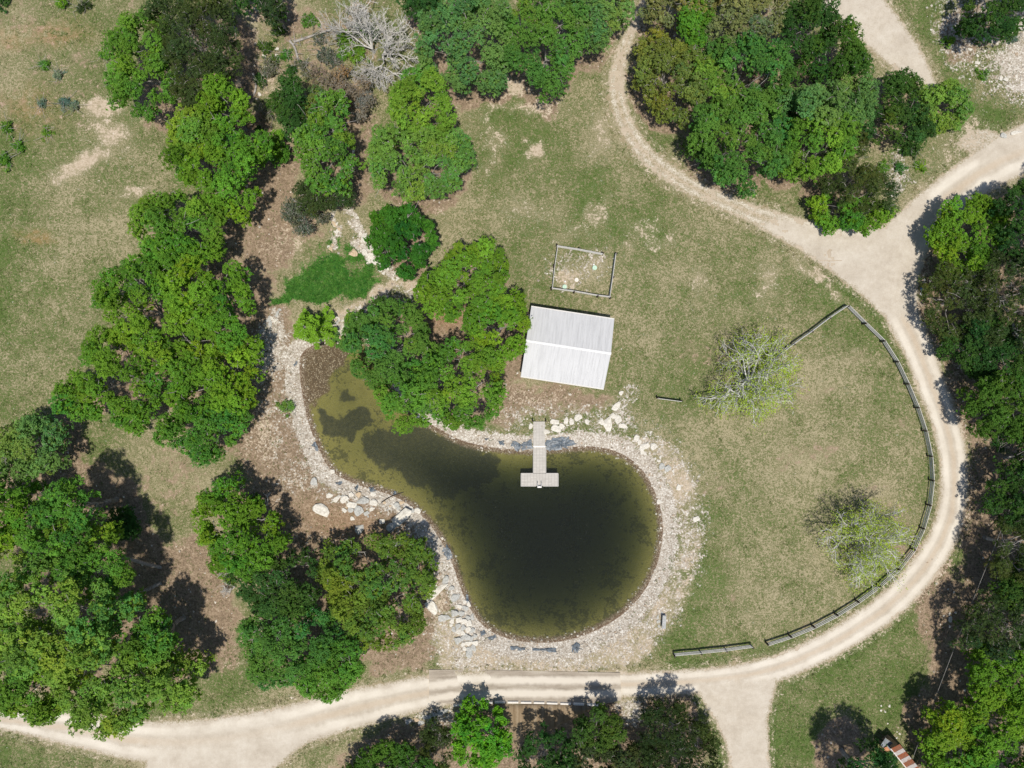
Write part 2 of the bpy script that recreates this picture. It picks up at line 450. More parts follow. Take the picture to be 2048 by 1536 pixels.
tree('scr', 2.5, [(570, 402), (610, 418), (662, 432), (642, 468), (600, 468), (568, 440)], 'thin grey green scrub bush at the head of the creek bed', 'bush', 'bush', GC)
tree('dk', 5.5, [(560, 172), (590, 165), (612, 190), (607, 240), (602, 277), (570, 262), (548, 220)], 'small dark blue green tree left of the narrow bright tree', group=GC)
tree('brn', 3.5, [(612, 170), (640, 140), (700, 128), (742, 158), (752, 200), (735, 245), (702, 238), (680, 200), (640, 192)], 'brownish half bare brush above the narrow bright tree', 'bush', 'bush', GC)
tree('ol', 4, [(612, 195), (630, 180), (650, 195), (640, 225), (625, 250), (610, 235)], 'small olive bush wedged against the narrow bright tree', 'bush', 'bush', GC)
tree('br', 3, [(535, 277), (558, 265), (570, 290), (560, 316), (540, 306)], 'little bright green bush in the shade of the three joined crowns', 'bush', 'bush', GC)
tree('lt', 7.5, [(793, 182), (830, 151), (866, 160), (888, 200), (903, 250), (882, 282), (830, 272), (785, 252), (788, 220)], 'bright tree on the lawn, upper one of a joined pair', group=GP)
tree('ltg', 7.5, [(743, 287), (765, 250), (830, 262), (890, 262), (930, 272), (939, 310), (922, 360), (892, 390), (800, 395), (757, 374), (741, 325)], 'wide pale green tree on the lawn with brown gaps, lower one of a joined pair', group=GP)
tree('em', 5.5, [(760, 424), (800, 412), (840, 428), (867, 464), (863, 512), (840, 541), (815, 551), (780, 537), (744, 506), (741, 460)], 'single round deep green tree standing on the lawn edge', group=GP)
tree('bry', 7, [(878, 540), (905, 500), (960, 489), (1000, 503), (1011, 550), (1003, 602), (950, 642), (890, 642), (850, 607), (838, 567), (866, 560)], 'yellow green tree north west of the white roofed house', group=GP)
tree('br', 6.5, [(958, 622), (1010, 588), (1045, 613), (1052, 650), (1036, 706), (990, 727), (950, 692), (938, 652)], 'bright green tree touching the west corner of the house', group=GP)
tree('md', 7, [(718, 640), (760, 604), (820, 624), (850, 660), (872, 720), (852, 772), (800, 782), (755, 772), (713, 742), (686, 712), (682, 680)], 'mid green tree hanging over the narrow pond arm', group=GP)
tree('mdb', 7.5, [(766, 762), (830, 720), (890, 698), (950, 678), (997, 720), (1002, 790), (972, 842), (920, 857), (880, 832), (838, 853), (800, 847), (756, 800)], 'broad mid green tree on the shore between pond and house', group=GP)
tree('mdb', 1.6, [(690, 642), (715, 630), (742, 640), (737, 662), (702, 664)], 'low green shrub on the little stone dam', 'bush', 'bush')
tree('mdl', 8, [(868, 10), (930, -20), (1000, 15), (1018, 70), (1012, 130), (1002, 168), (960, 162), (930, 184), (890, 152), (850, 157), (833, 120), (840, 70), (858, 40)], 'large pale green tree at the top beside the grey dead trees', group=GN)
tree('md', 8, [(1010, 30), (1070, -15), (1140, 5), (1172, 60), (1162, 110), (1142, 160), (1112, 192), (1080, 182), (1040, 152), (1014, 112)], 'darker green tree at the top reaching down to a bare patch', group=GN)
tree('mdl', 8, [(1130, -30), (1255, -30), (1260, 20), (1232, 62), (1216, 87), (1170, 97), (1138, 60)], 'greyish green tree at the top left of the narrow track', group=GN)
tree('dk', 7, [(803, -20), (870, -30), (876, 35), (846, 44), (815, 22)], 'very dark tree at the top edge above the dead branches', group=GN)
tree('dk', 5, [(465, -25), (560, -30), (580, 12), (545, 28), (510, 10), (478, 15)], 'dark bushy tree cut by the top edge near the creek', group=GN)
tree('cd', 5, [(540, 5), (575, 10), (570, 45), (545, 60), (532, 35)], 'small dark cedar above the creek stones', 'tree', 'cedar_tree', GN)
tree('ol', 7, [(1278, 82), (1320, 62), (1350, 92), (1400, 112), (1412, 160), (1402, 212), (1360, 237), (1310, 217), (1293, 180), (1283, 130)], 'olive yellow tree inside the bend of the narrow track', group=GE)
tree('olg', 7, [(1285, 0), (1340, -30), (1420, -20), (1410, 30), (1380, 45), (1340, 52), (1293, 32)], 'olive tree at the top right of the narrow track', group=GE)
tree('olg', 8, [(1420, -30), (1560, -30), (1570, 20), (1545, 60), (1510, 85), (1470, 92), (1432, 100), (1402, 62), (1410, 20)], 'greyish olive tree at the top of the grove', group=GE)
tree('br', 6.5, [(1345, 45), (1385, 15), (1412, 35), (1408, 85), (1395, 115), (1362, 100)], 'small vivid green tree squeezed among olive crowns of the grove', group=GE)
tree('md', 8, [(1398, 132), (1450, 92), (1520, 82), (1562, 112), (1582, 160), (1562, 192), (1510, 202), (1470, 184), (1420, 212), (1393, 170)], 'mid green tree in the heart of the grove', group=GE)
tree('md', 8.5, [(1402, 220), (1450, 200), (1520, 190), (1562, 232), (1574, 290), (1562, 342), (1500, 372), (1460, 372), (1420, 332), (1383, 280), (1383, 250)], 'large mid green tree at the lower left of the grove by the grass verge', group=GE)
tree('mdl', 8, [(1568, 190), (1640, 188), (1700, 168), (1737, 200), (1742, 242), (1692, 264), (1620, 264), (1570, 232)], 'grey green tree on the right side of the grove', group=GE)
tree('mdb', 7.5, [(1568, 252), (1640, 250), (1690, 268), (1692, 312), (1650, 342), (1600, 367), (1572, 332)], 'fresh green tree at the lower edge of the grove next to a dark cedar', group=GE)
tree('dk', 8, [(1558, 42), (1600, 0), (1650, 5), (1667, 60), (1660, 92), (1620, 112), (1568, 102)], 'dark green tree at the upper right of the grove', group=GE)
tree('dkb', 7.5, [(1600, 112), (1650, 72), (1690, 38), (1712, 70), (1727, 130), (1712, 168), (1660, 164), (1610, 142)], 'dark green tree beside the sandy track at the upper right', group=GE)
tree('cd', 6, [(1650, 300), (1700, 268), (1732, 290), (1742, 340), (1772, 358), (1785, 390), (1772, 422), (1700, 422), (1650, 392), (1638, 350)], 'dark brown green cedar at the road junction', 'tree', 'cedar_tree', GE)
tree('br', 4, [(1626, 402), (1660, 385), (1700, 410), (1740, 408), (1777, 418), (1768, 452), (1720, 464), (1680, 457), (1640, 432)], 'vivid green shrub skirting the cedar at the road junction', 'bush', 'bush')
tree('dk', 4, [(1754, 172), (1790, 152), (1832, 155), (1837, 190), (1800, 206), (1764, 202)], 'dark rounded bush at the end of the sandy track', 'bush', 'bush')
tree('ltg', 4.5, [(1840, 182), (1880, 155), (1920, 173), (1951, 205), (1946, 242), (1900, 252), (1850, 232)], 'pale green bush nearest the rubble slope', 'bush', 'bush')
tree('mdk', 4.5, [(1760, 232), (1800, 200), (1860, 220), (1882, 252), (1842, 292), (1790, 292), (1764, 266)], 'dark green bush below the end of the sandy track', 'bush', 'bush')
tree('dk', 6, [(1938, 22), (1960, -30), (2080, -40), (2090, 10), (2000, 72), (1953, 78)], 'dark tree in the rubble at the top right corner', group=GR)
tree('br', 4.8, [(1880, 432), (1920, 404), (1982, 410), (2002, 450), (1986, 502), (1960, 530), (1900, 540), (1874, 512), (1868, 470)], 'bright green tree at the bend opposite the junction', group=GR)
tree('dk', 7.5, [(1990, 402), (2048, 375), (2110, 400), (2100, 520), (2012, 520), (1988, 470)], 'dark tree on the right edge above the twiggy cedar', group=GR)
tree('cd', 4.6, [(1852, 562), (1890, 530), (1960, 540), (1992, 580), (1982, 642), (1930, 682), (1880, 662), (1850, 612)], 'dark cedar with bare grey twigs right of the junction', 'tree', 'cedar_tree', GR)
tree('cd', 8, [(1970, 522), (2048, 510), (2110, 540), (2110, 680), (2002, 692), (1968, 640)], 'tall dark cedar on the right edge behind the twiggy one', 'tree', 'cedar_tree', GR)
tree('dk', 5, [(1890, 662), (1950, 652), (2020, 670), (2048, 700), (2110, 720), (2100, 790), (1990, 782), (1950, 745), (1905, 705)], 'dark green tree behind the curved row of stones', group=GR)
tree('dkb', 6.5, [(1930, 772), (1990, 742), (2048, 760), (2110, 780), (2100, 850), (2010, 872), (1980, 877), (1943, 832)], 'olive green tree on the right edge above the grey log', group=GR)
tree('dk', 7, [(2005, 930), (2060, 925), (2120, 940), (2120, 1040), (2010, 1045), (1990, 1000)], 'dark tree on the right edge below the grey log', group=GR)
tree('cd', 8, [(1985, 1062), (2020, 1040), (2110, 1050), (2110, 1150), (2010, 1152), (1983, 1120)], 'dark cedar that the overhead cable passes into', 'tree', 'cedar_tree', GR)
tree('cd', 7, [(1940, 1222), (1990, 1190), (2048, 1170), (2110, 1190), (2100, 1290), (1990, 1300), (1945, 1290), (1922, 1260)], 'dark cedar with grey twigs beside the overhead cable', 'tree', 'cedar_tree', GR)
tree('br', 7, [(1935, 1312), (1980, 1295), (2048, 1290), (2110, 1300), (2100, 1400), (1980, 1410), (1948, 1372)], 'bright green tree right of the overhead cable', group=GR)
tree('br', 8, [(1960, 1400), (2010, 1385), (2060, 1395), (2110, 1420), (2110, 1600), (1980, 1600), (1960, 1500), (1945, 1440)], 'bright green tree in the lower right corner', group=GR)
tree('bry', 6, [(1852, 1445), (1890, 1412), (1935, 1432), (1955, 1490), (1950, 1590), (1880, 1590), (1870, 1520)], 'yellow green tree next to the rusty roofed shed', group=GR)
tree('vb', 4.6, [(925, 1425), (960, 1407), (990, 1414), (1011, 1450), (1017, 1490), (1002, 1522), (960, 1530), (915, 1512), (901, 1470)], 'vivid green tree just below the white kerb blocks', group=GB)
tree('cd', 4, [(845, 1462), (870, 1440), (895, 1460), (905, 1500), (890, 1545), (850, 1545)], 'dark shaded cedar left of the vivid green tree', 'tree', 'cedar_tree', GB)
tree('dkb', 5, [(700, 1545), (740, 1502), (800, 1490), (860, 1502), (872, 1545), (850, 1590), (700, 1590)], 'dark green tree at the bottom beside the left road verge', group=GB)
tree('dk', 5, [(1042, 1490), (1070, 1463), (1110, 1470), (1150, 1490), (1160, 1540), (1140, 1590), (1035, 1590)], 'dark green tree with bare white twigs below the spillway', group=GB)
tree('mdk', 5, [(1145, 1430), (1180, 1416), (1230, 1424), (1249, 1450), (1241, 1477), (1190, 1492), (1150, 1472)], 'olive green tree at the right end of the kerb blocks', group=GB)
tree('olk', 5, [(1140, 1492), (1200, 1487), (1280, 1497), (1310, 1512), (1300, 1590), (1160, 1590)], 'dull olive tree at the bottom edge between two darker trees', group=GB)
tree('cdk', 6, [(1290, 1442), (1330, 1408), (1380, 1408), (1412, 1440), (1427, 1490), (1432, 1590), (1310, 1590), (1272, 1480)], 'big dark cedar left of the pale side road at the bottom', 'tree', 'cedar_tree', GB)
tree('mdl', 6, [(-30, 905), (40, 840), (90, 833), (122, 860), (132, 912), (100, 942), (40, 952), (-30, 945)], 'dull grey green tree at the left edge between field and wood', group=GS)
tree('br', 9, [(-40, 970), (60, 965), (92, 990), (87, 1042), (60, 1082), (-40, 1092)], 'bright green tree at the left edge, upper end of the wood', group=GS)
tree('mdb', 10, [(118, 970), (180, 963), (207, 1000), (217, 1042), (180, 1082), (130, 1062), (108, 1010)], 'mid green tree at the upper side of the lower left wood', group=GS)
tree('dk', 3.5, [(223, 1030), (250, 1011), (286, 1030), (287, 1060), (260, 1077), (228, 1067)], 'small round dark bush at the edge of the lower left wood', 'bush', 'bush')
tree('mdb', 10.5, [(88, 1052), (130, 1030), (200, 1040), (240, 1080), (277, 1110), (272, 1152), (220, 1162), (150, 1132), (98, 1102)], 'green tree with a long trunk leaning out of the lower left wood', group=GS, base=(322, 1136))
tree('lm', 12, [(-40, 1110), (80, 1100), (150, 1130), (212, 1142), (262, 1200), (267, 1222), (230, 1252), (242, 1292), (200, 1312), (120, 1302), (60, 1332), (-40, 1312)], 'largest lime green tree filling the middle of the lower left wood', group=GS, base=(322, 1166))
tree('lmg', 9.5, [(262, 1282), (300, 1225), (350, 1240), (357, 1275), (332, 1312), (280, 1312)], 'smaller lime green tree sticking out over the dark shade', group=GS)
tree('lm', 10, [(120, 1300), (200, 1290), (270, 1300), (330, 1300), (387, 1340), (382, 1402), (340, 1417), (290, 1432), (240, 1449), (190, 1437), (160, 1392), (128, 1350)], 'lime green tree overhanging the pale road at the lower left', group=GS)
tree('lmg', 8, [(-40, 1310), (70, 1310), (120, 1320), (157, 1360), (142, 1412), (100, 1427), (40, 1417), (-40, 1432)], 'green tree at the left edge above the pale road', group=GS)
tree('br', 7.5, [(408, 992), (440, 967), (490, 1000), (540, 1010), (557, 1060), (547, 1122), (500, 1142), (450, 1122), (420, 1082), (398, 1042)], 'bright green tree above the other trees left of the stone spring', group=GP)
tree('mdk', 7, [(468, 1132), (530, 1110), (572, 1118), (620, 1110), (642, 1160), (622, 1202), (560, 1212), (500, 1202), (463, 1170)], 'darker green tree between a bright crown and an olive crown', group=GP)
tree('olb', 5.5, [(648, 1102), (680, 1095), (740, 1090), (790, 1063), (840, 1080), (867, 1110), (867, 1170), (840, 1202), (847, 1252), (790, 1292), (720, 1282), (670, 1232), (643, 1160)], 'broad olive yellow tree beside the stone spring', group=GP)
tree('md', 7.5, [(478, 1272), (520, 1220), (600, 1202), (650, 1220), (682, 1280), (650, 1322), (600, 1352), (550, 1372), (513, 1352)], 'mid green tree at the lower left of the olive tree', group=GP)
tree('mdb', 6.5, [(618, 1312), (680, 1270), (732, 1290), (722, 1332), (702, 1372), (650, 1402), (608, 1382)], 'green tree nearest the road below the olive tree', group=GP)
tree('dk', 5, [(1935, 640), (1985, 630), (2010, 680), (1990, 720), (1940, 700)], 'low dark tree filling the gap behind the twiggy cedar', group=GR)
tree('dkb', 6, [(2000, 850), (2060, 840), (2110, 860), (2110, 905), (2030, 900)], 'dark green tree just above the straight grey log', group=GR)
tree('dk', 6, [(1995, 1130), (2050, 1120), (2110, 1140), (2110, 1200), (2020, 1210), (1985, 1180)], 'dark green tree between the two cedars by the cable', group=GR)
tree('cd', 5, [(2015, 1000), (2060, 1010), (2110, 1030), (2110, 1080), (2030, 1075)], 'low dark cedar on the right edge where the cable leaves the picture', 'tree', 'cedar_tree', GR)
tree('dk', 5, [(1510, 195), (1560, 180), (1600, 215), (1590, 260), (1540, 260)], 'low dark tree in the shade at the centre of the grove', group=GE)
tree('dk', 5, [(1690, 170), (1735, 180), (1755, 240), (1730, 290), (1690, 270)], 'low dark tree on the right flank of the grove', group=GE)
tree('mdk', 4.5, [(1395, 250), (1420, 300), (1440, 345), (1400, 330), (1378, 285)], 'low dark green tree at the grove edge facing the track verge', group=GE)
# neighbours just outside the picture whose shade falls into it
tree('dk', 10, [(1680, 1565), (1700, 1530), (1735, 1512), (1775, 1515), (1800, 1545), (1800, 1600), (1750, 1640), (1700, 1620)], 'dark tree cut by the bottom edge left of the rusty roofed shed', group=GB)
tree('dk', 10, [(2075, 1000), (2150, 980), (2190, 1060), (2170, 1130), (2090, 1120)], 'tall tree right of the picture by the road bend', group='trees outside the picture')
tree('dk', 10, [(2080, 1180), (2150, 1160), (2190, 1240), (2160, 1330), (2085, 1310)], 'tall tree right of the picture beside the cable', group='trees outside the picture')
tree('dk', 9, [(2125, 340), (2180, 330), (2210, 390), (2170, 450), (2115, 420)], 'tall tree right of the picture shading the road', group='trees outside the picture')

# ------------------------------------------------------------------ ground
def blob(X, Y, cx, cy, rx, ry=None, rot=0.0):
    ry = ry or rx; a = math.radians(rot); ca, sa = math.cos(a), math.sin(a)
    dx = (X - cx) * ca + (Y - cy) * sa; dy = -(X - cx) * sa + (Y - cy) * ca
    return np.exp(-((dx / rx) ** 2 + (dy / ry) ** 2))

def inpoly(X, Y, P, soft): return sstep(soft, -soft, sdf_poly(P, X, Y))

def masks(X, Y):
    sd = pond_sd(X, Y)
    road, lat = road_field(X, Y)
    X0, Y0 = X, Y
    X = X + (fbm(X0, Y0, 60, 201, 3) - .5) * 46 + (fbm(X0, Y0, 14, 203, 2) - .5) * 22
    Y = Y + (fbm(X0, Y0, 60, 205, 3) - .5) * 46 + (fbm(X0, Y0, 14, 207, 2) - .5) * 22
    n = lambda s, k: fbm(X, Y, s, k, 3)
    # gravel apron round the water and stony ground beyond it
    side = sstep(880, 1010, X)                                   # wider on the east and south banks
    wapron = 1.7 + side * .1 + sstep(1200, 1290, Y) * .2
    grav = 1.0 - sstep(wapron - .7, wapron + .5, sd)
    wst = 2.6 + side * 2.0
    tree_bank = sstep(760, 830, X) * (1 - sstep(980, 1010, X)) * (Y < 900)
    stony = (.12 + .52 * n(36, 61)) * (1 - sstep(wst * .8, wst + 1.2, sd)) * (1 - tree_bank)
    grav = np.maximum(grav * (.80 + .4 * n(18, 63)), stony)
    grav = np.maximum(grav, (.22 + .62 * n(40, 64)) * inpoly(X, Y, [(860, 1225), (930, 1210), (990, 1290), (1100, 1300), (1240, 1262), (1320, 1210), (1345, 1215), (1310, 1270), (1240, 1330), (1100, 1342), (900, 1342), (855, 1300)], 18))
    grav = np.maximum(grav, .55 * inpoly(X, Y, [(1245, 770), (1275, 760), (1280, 810), (1260, 860), (1190, 870), (1210, 830)], 14))
    grav = np.maximum(grav, .40 * inpoly(X, Y, [(510, 640), (560, 615), (600, 640), (590, 700), (600, 800), (625, 880), (660, 950), (620, 990), (560, 1000), (520, 900), (520, 780), (500, 690)], 25) * (.35 + n(26, 4)))
    grav = np.maximum(grav, .75 * inpoly(X, Y, [(500, 660), (545, 620), (560, 640), (590, 700), (560, 760), (510, 730)], 15))
    grav = np.maximum(grav, .50 * inpoly(X, Y, [(640, 640), (700, 600), (780, 575), (850, 565), (860, 590), (790, 610), (730, 640), (700, 660), (650, 680)], 14))
    grav = np.maximum(grav, .95 * inpoly(X, Y, [(655, 500), (668, 440), (682, 430), (680, 470), (672, 505)], 8))
    grav = np.maximum(grav, .98 * inpoly(X, Y, [(690, 425), (712, 430), (745, 480), (760, 520), (800, 545), (790, 570), (765, 550), (735, 520), (715, 470)], 9))
    ne = inpoly(X, Y, [(1850, -80), (2200, -80), (2200, 190), (2040, 210), (1960, 190), (1900, 130), (1870, 60)], 40)
    grav = np.maximum(grav, ne * (.10 + .95 * n(55, 11)))
    grav = np.maximum(grav, inpoly(X, Y, [(1960, 120), (2060, 60), (2200, 60), (2200, 200), (2030, 190)], 25) * .9)
    grav = np.maximum(grav, .6 * inpoly(X, Y, [(1770, 300), (1800, 280), (1830, 350), (1790, 400), (1770, 370)], 20) * (.4 + n(25, 6)))
    grav = np.maximum(grav, .5 * inpoly(X, Y, [(1100, 505), (1210, 505), (1230, 530), (1130, 600), (1105, 575)], 30) * (.3 + n(30, 8)))
    grav = np.maximum(grav, .6 * inpoly(X, Y, [(820, 1425), (900, 1410), (920, 1440), (880, 1460), (830, 1460)], 12))
    grav = np.maximum(grav, .7 * inpoly(X, Y, [(1215, 1405), (1300, 1400), (1290, 1440), (1250, 1470), (1235, 1440)], 15))
    # brown leaf litter and trodden soil
    lit = np.zeros(np.shape(X))
    for t in T:
        p = t['cpx']
        s = sdf_poly(p, X, Y)
        k = {'bush': .6}.get(t['cat'], .95)
        lit = np.maximum(lit, k * sstep(16, -14, s))
    area = lambda P, k, soft=25: k * inpoly(X, Y, P, soft)
    for P, k in (([(480, 560), (530, 540), (560, 600), (600, 650), (590, 800), (640, 960), (600, 1010), (520, 1000), (470, 880)], .85), ([(560, 980), (640, 960), (720, 990), (800, 1010), (870, 1080), (900, 1180), (850, 1190), (700, 1120), (600, 1100), (540, 1060)], .98),
                 ([(480, 400), (620, 400), (640, 470), (560, 560), (470, 540)], .85), ([(530, 280), (620, 300), (600, 400), (520, 420)], .95), ([(700, 200), (760, 220), (740, 420), (690, 400)], .7),
                 ([(820, 600), (900, 590), (1050, 620), (1040, 780), (1000, 850), (900, 850)], .9), ([(1000, 760), (1210, 785), (1230, 800), (1180, 815), (1060, 820), (990, 860), (980, 800)], .82),
                 ([(480, 0), (760, 0), (760, 140), (640, 140), (560, 180), (500, 220), (480, 120)], .44), ([(260, 1080), (440, 1060), (480, 1200), (460, 1330), (380, 1330), (280, 1230)], .92),
                 ([(850, 1185), (895, 1180), (880, 1260), (840, 1330), (740, 1360), (720, 1290)], .92), ([(1790, 1100), (1900, 1090), (1960, 1250), (1940, 1420), (1850, 1420), (1860, 1300), (1820, 1200)], .90),
                 ([(1870, 560), (1960, 700), (1990, 900), (1960, 1100), (1930, 1000), (1935, 860), (1880, 700)], .75), ([(720, 1470), (900, 1440), (1040, 1500), (1040, 1600), (600, 1600)], .80),
                 ([(860, 1440), (1400, 1440), (1400, 1600), (860, 1600)], .9), ([(60, 900), (200, 920), (300, 1020), (250, 1100), (0, 1100), (0, 960)], .9), ([(540, 600), (610, 640), (660, 760), (600, 800)], .5)):
        lit = np.maximum(lit, area(P, k))
    lit = np.maximum(lit, .34 * inpoly(X, Y, [(-80, -80), (360, -80), (330, 60), (240, 100), (220, 260), (120, 330), (-80, 280)], 50) * (.35 + .9 * n(60, 30)))
    lit = np.maximum(lit, .42 * blob(X, Y, 350, 960, 130, 100)); lit = np.maximum(lit, .34 * sstep(.5, .8, n(70, 31)) * (X > 1350) * (Y > 600))
    # greenness of the turf
    g = .50 + .65 * (n(150, 21) - .5) + .55 * (n(45, 22) - .5)
    g = g + .16 * blob(X, Y, 1320, 470, 130, 60, 20) + .20 * blob(X, Y, 1330, 780, 70, 60) + .16 * blob(X, Y, 1400, 760, 60)
    g = g - .10 * inpoly(X, Y, [(1480, 720), (1620, 640), (1720, 680), (1850, 950), (1800, 1120), (1600, 1250), (1450, 1240), (1420, 1000)], 60)
    g = g + .06 * sstep(420, 150, X) + .22 * inpoly(X, Y, [(1560, 1310), (1760, 1300), (1850, 1380), (1800, 1536), (1550, 1536)], 60) - .05
    rr = np.abs(road - .12)
    g = g + .32 * np.exp(-(rr / .45) ** 2) * (X > 1350) * (Y > 560)
    g = g + .08 * inpoly(X, Y, [(-80, 260), (60, 280), (40, 430), (-80, 450)], 40) + .03 * inpoly(X, Y, [(-80, 420), (220, 420), (180, 700), (100, 860), (-80, 860)], 60)
    g = g - .10 * blob(X, Y, 360, 960, 130, 90) + .2 * blob(X, Y, 420, 1330, 60, 60) + .25 * blob(X, Y, 480, 1350, 80, 40)
    g = g - .20 * inpoly(X, Y, [(880, 180), (950, 200), (960, 420), (900, 470), (870, 400)], 40)
    g = g + .15 * blob(X, Y, 1030, 260, 90, 50) + .25 * blob(X, Y, 1370, 1290, 60, 40) + .28 * blob(X, Y, 560, 130, 60, 90) + .3 * blob(X, Y, 1500, 330, 60, 60) + .3 * blob(X, Y, 1300, 290, 40, 90)
    g = g + .30 * blob(X, Y, 1980, 240, 60, 40) + .25 * blob(X, Y, 1890, 60, 60, 90) + .35 * blob(X, Y, 30, 1530, 60, 30) + .35 * blob(X, Y, 690, 60, 60, 80)
    # bare pale soil
    bare = np.zeros(np.shape(X))
    for cx, cy, rx, ry, r, k in ((200, 215, 45, 28, -20, 1.0), (215, 265, 60, 25, 20, .8), (165, 320, 75, 24, -25, 1.05), (270, 385, 55, 16, -15, .75), (1065, 308, 24, 18, -30, 1.3), (1020, 165, 45, 26, 10, 1.05), (1075, 215, 70, 16, 0, .75), (990, 215, 30, 15, 0, .6),
                                 (1050, 420, 70, 30, 10, .45), (1290, 460, 40, 14, -10, .6), (1200, 270, 30, 70, 10, .55), (1280, 330, 60, 20, 40, .55), (1150, 460, 60, 20, 0, .45), (607, 490, 12, 26, 10, 1.0), (500, 880, 20, 60, 0, .5), (545, 740, 26, 60, 0, .8), (530, 860, 30, 70, 0, .7), (590, 960, 40, 30, 30, .6), (540, 660, 26, 30, 0, .7), (560, 480, 50, 50, 0, .5), (690, 615, 60, 16, -25, 1.0), (770, 585, 70, 18, -12, 1.1), (835, 572, 40, 14, 0, 1.1), (630, 1080, 60, 20, 20, .5), (500, 40, 20, 60, 0, .6), (560, 170, 30, 40, 0, .6), (1050, 795, 110, 14, 5, .55), (1000, 830, 40, 20, 0, .5), (880, 420, 40, 60, 0, .35), (680, 1050, 70, 25, 20, .25),
                                 (1640, 560, 70, 10, 38, .8), (1600, 540, 50, 14, 38, .5), (1700, 690, 20, 12, 0, .6), (1940, 255, 30, 30, 0, .7), (1900, 300, 30, 50, 40, .6), (210, 1, 60, 10, 0, .2), (470, 1315, 20, 10, 0, .6), (370, 1075, 20, 18, 0, .35), (1440, 760, 30, 12, 0, .4), (1180, 530, 30, 40, 40, .6), (1140, 565, 30, 14, -20, .9)):
        bare = np.maximum(bare, k * blob(X, Y, cx, cy, rx, ry, r))
    bare = np.maximum(bare, .62 * sstep(.48, .75, n(70, 41)) * inpoly(X, Y, [(950, 200), (1280, 300), (1400, 420), (1650, 560), (1500, 620), (1250, 620), (960, 480)], 60))
    bare = np.maximum(bare, .5 * sstep(-.3, .3, road) * (1 - sstep(.4, .6, road)))
    rim = sstep(1.0, 1.8, sd) * (1 - sstep(3.2, 5.0, sd)) * (X > 860) * (Y > 880)
    bare = np.maximum(bare, rim * (.25 + .95 * n(50, 65)))
    bare = np.maximum(bare, (.25 + .9 * n(45, 66)) * inpoly(X, Y, [(860, 1240), (990, 1292), (1100, 1305), (1240, 1270), (1330, 1220), (1340, 1270), (1250, 1335), (1100, 1342), (880, 1342)], 16))
    spring = blob(X0, Y0, 889, 1209, 15, 15) > .45
    grav = np.where(spring, .05, grav); lit = np.where(spring, 1.1, lit)
    rust = np.zeros(np.shape(X))
    for cx, cy, rx, ry, r, k in ((75, 465, 30, 10, 0, .9), (120, 65, 60, 22, 0, .55), (60, 225, 60, 40, 0, .4), (20, 80, 50, 20, 0, .35), (700, 1060, 90, 50, 20, .35), (820, 1130, 60, 60, 0, .3), (900, 640, 60, 30, 20, .6), (1350, 1000, 10, 80, -30, .2)):
        rust = np.maximum(rust, k * blob(X, Y, cx, cy, rx, ry, r))
    lush = inpoly(X, Y, [(545, 608), (575, 580), (640, 545), (660, 520), (690, 510), (705, 540), (740, 550), (760, 560), (720, 580), (660, 590), (640, 600), (610, 612)], 9)
    lush = np.maximum(lush, .50 * inpoly(X, Y, [(560, 590), (600, 540), (640, 470), (660, 450), (690, 470), (720, 470), (740, 530), (770, 545), (740, 580), (640, 605)], 22) * (.25 + 1.1 * n(22, 51)))
    lush = np.maximum(lush, .75 * inpoly(X, Y, [(690, 470), (720, 460), (745, 520), (770, 550), (740, 565), (700, 545)], 14) * (.2 + 1.1 * n(18, 53)))
    lush = np.clip(lush * (.42 + 1.25 * n(15, 52)), 0, 1)
    lush = lush * (1 - .8 * sstep(.45, .7, grav))
    weed = np.maximum(inpoly(X, Y, smooth_poly([(640, 815), (655, 812), (668, 835), (690, 830), (715, 812), (735, 825), (735, 850), (712, 875), (690, 884), (665, 868), (645, 840)], 1), 14),
                      inpoly(X, Y, smooth_poly([(728, 900), (735, 870), (760, 850), (800, 848), (840, 850), (900, 880), (980, 905), (1000, 960), (900, 1000), (860, 980), (800, 955), (745, 935)], 1), 20) * .95)
    weed = np.maximum(weed, .7 * inpoly(X, Y, [(660, 790), (690, 775), (715, 790), (700, 812), (670, 812)], 14))
    brownbed = sstep(25, -25, X + .55 * (Y - 700) - 694) * sstep(870, 820, Y)
    wet = sstep(.35, -.05, sd) 
    return dict(sd=sd, road=road, lat=lat, grav=grav, lit=lit, green=g, bare=bare, rust=rust, lush=lush, weed=weed, brownbed=brownbed, wet=wet)

for t in T:                                   # where each crown stands above the ground
    zr = t['h'] * .58
    pp = np.array(t['poly'], float); pc = pp.mean(0)
    w = WP(smooth_poly(pc + (pp - pc) * (1.0 if t['cat'] != 'tree' or t['style'] == 'olb' else 1.15 if t['group'] == GR else 1.05), 1), zr); t['w'] = w
    t['cpx'] = np.stack([1024 + w[:, 0] * 20, 768 - w[:, 1] * 20], 1)

fx = np.arange(-56, 56.01, .2); fy = np.arange(-43, 43.01, .2)
gx = np.concatenate([[-400, -250, -160, -110, -85, -70, -62], fx, [62, 70, 85, 110, 160, 250, 400]])
gy = np.concatenate([[-400, -250, -160, -110, -80, -65, -52, -47], fy, [47, 52, 65, 80, 110, 160, 250, 400]])
XX, YY = np.meshgrid(gx, gy); PX = 1024 + XX * 20; PY = 768 - YY * 20
MK = masks(PX, PY)
ZZ = zg_px(PX, PY, MK['sd'])
def grid_faces(ny, nx):
    i = np.arange(ny - 1)[:, None] * nx + np.arange(nx - 1)[None]
    return np.stack([i, i + 1, i + nx + 1, i + nx], -1).reshape(-1, 4)
def pack(*a): return np.clip(np.stack([x.ravel() for x in a], 1), -2, 2)

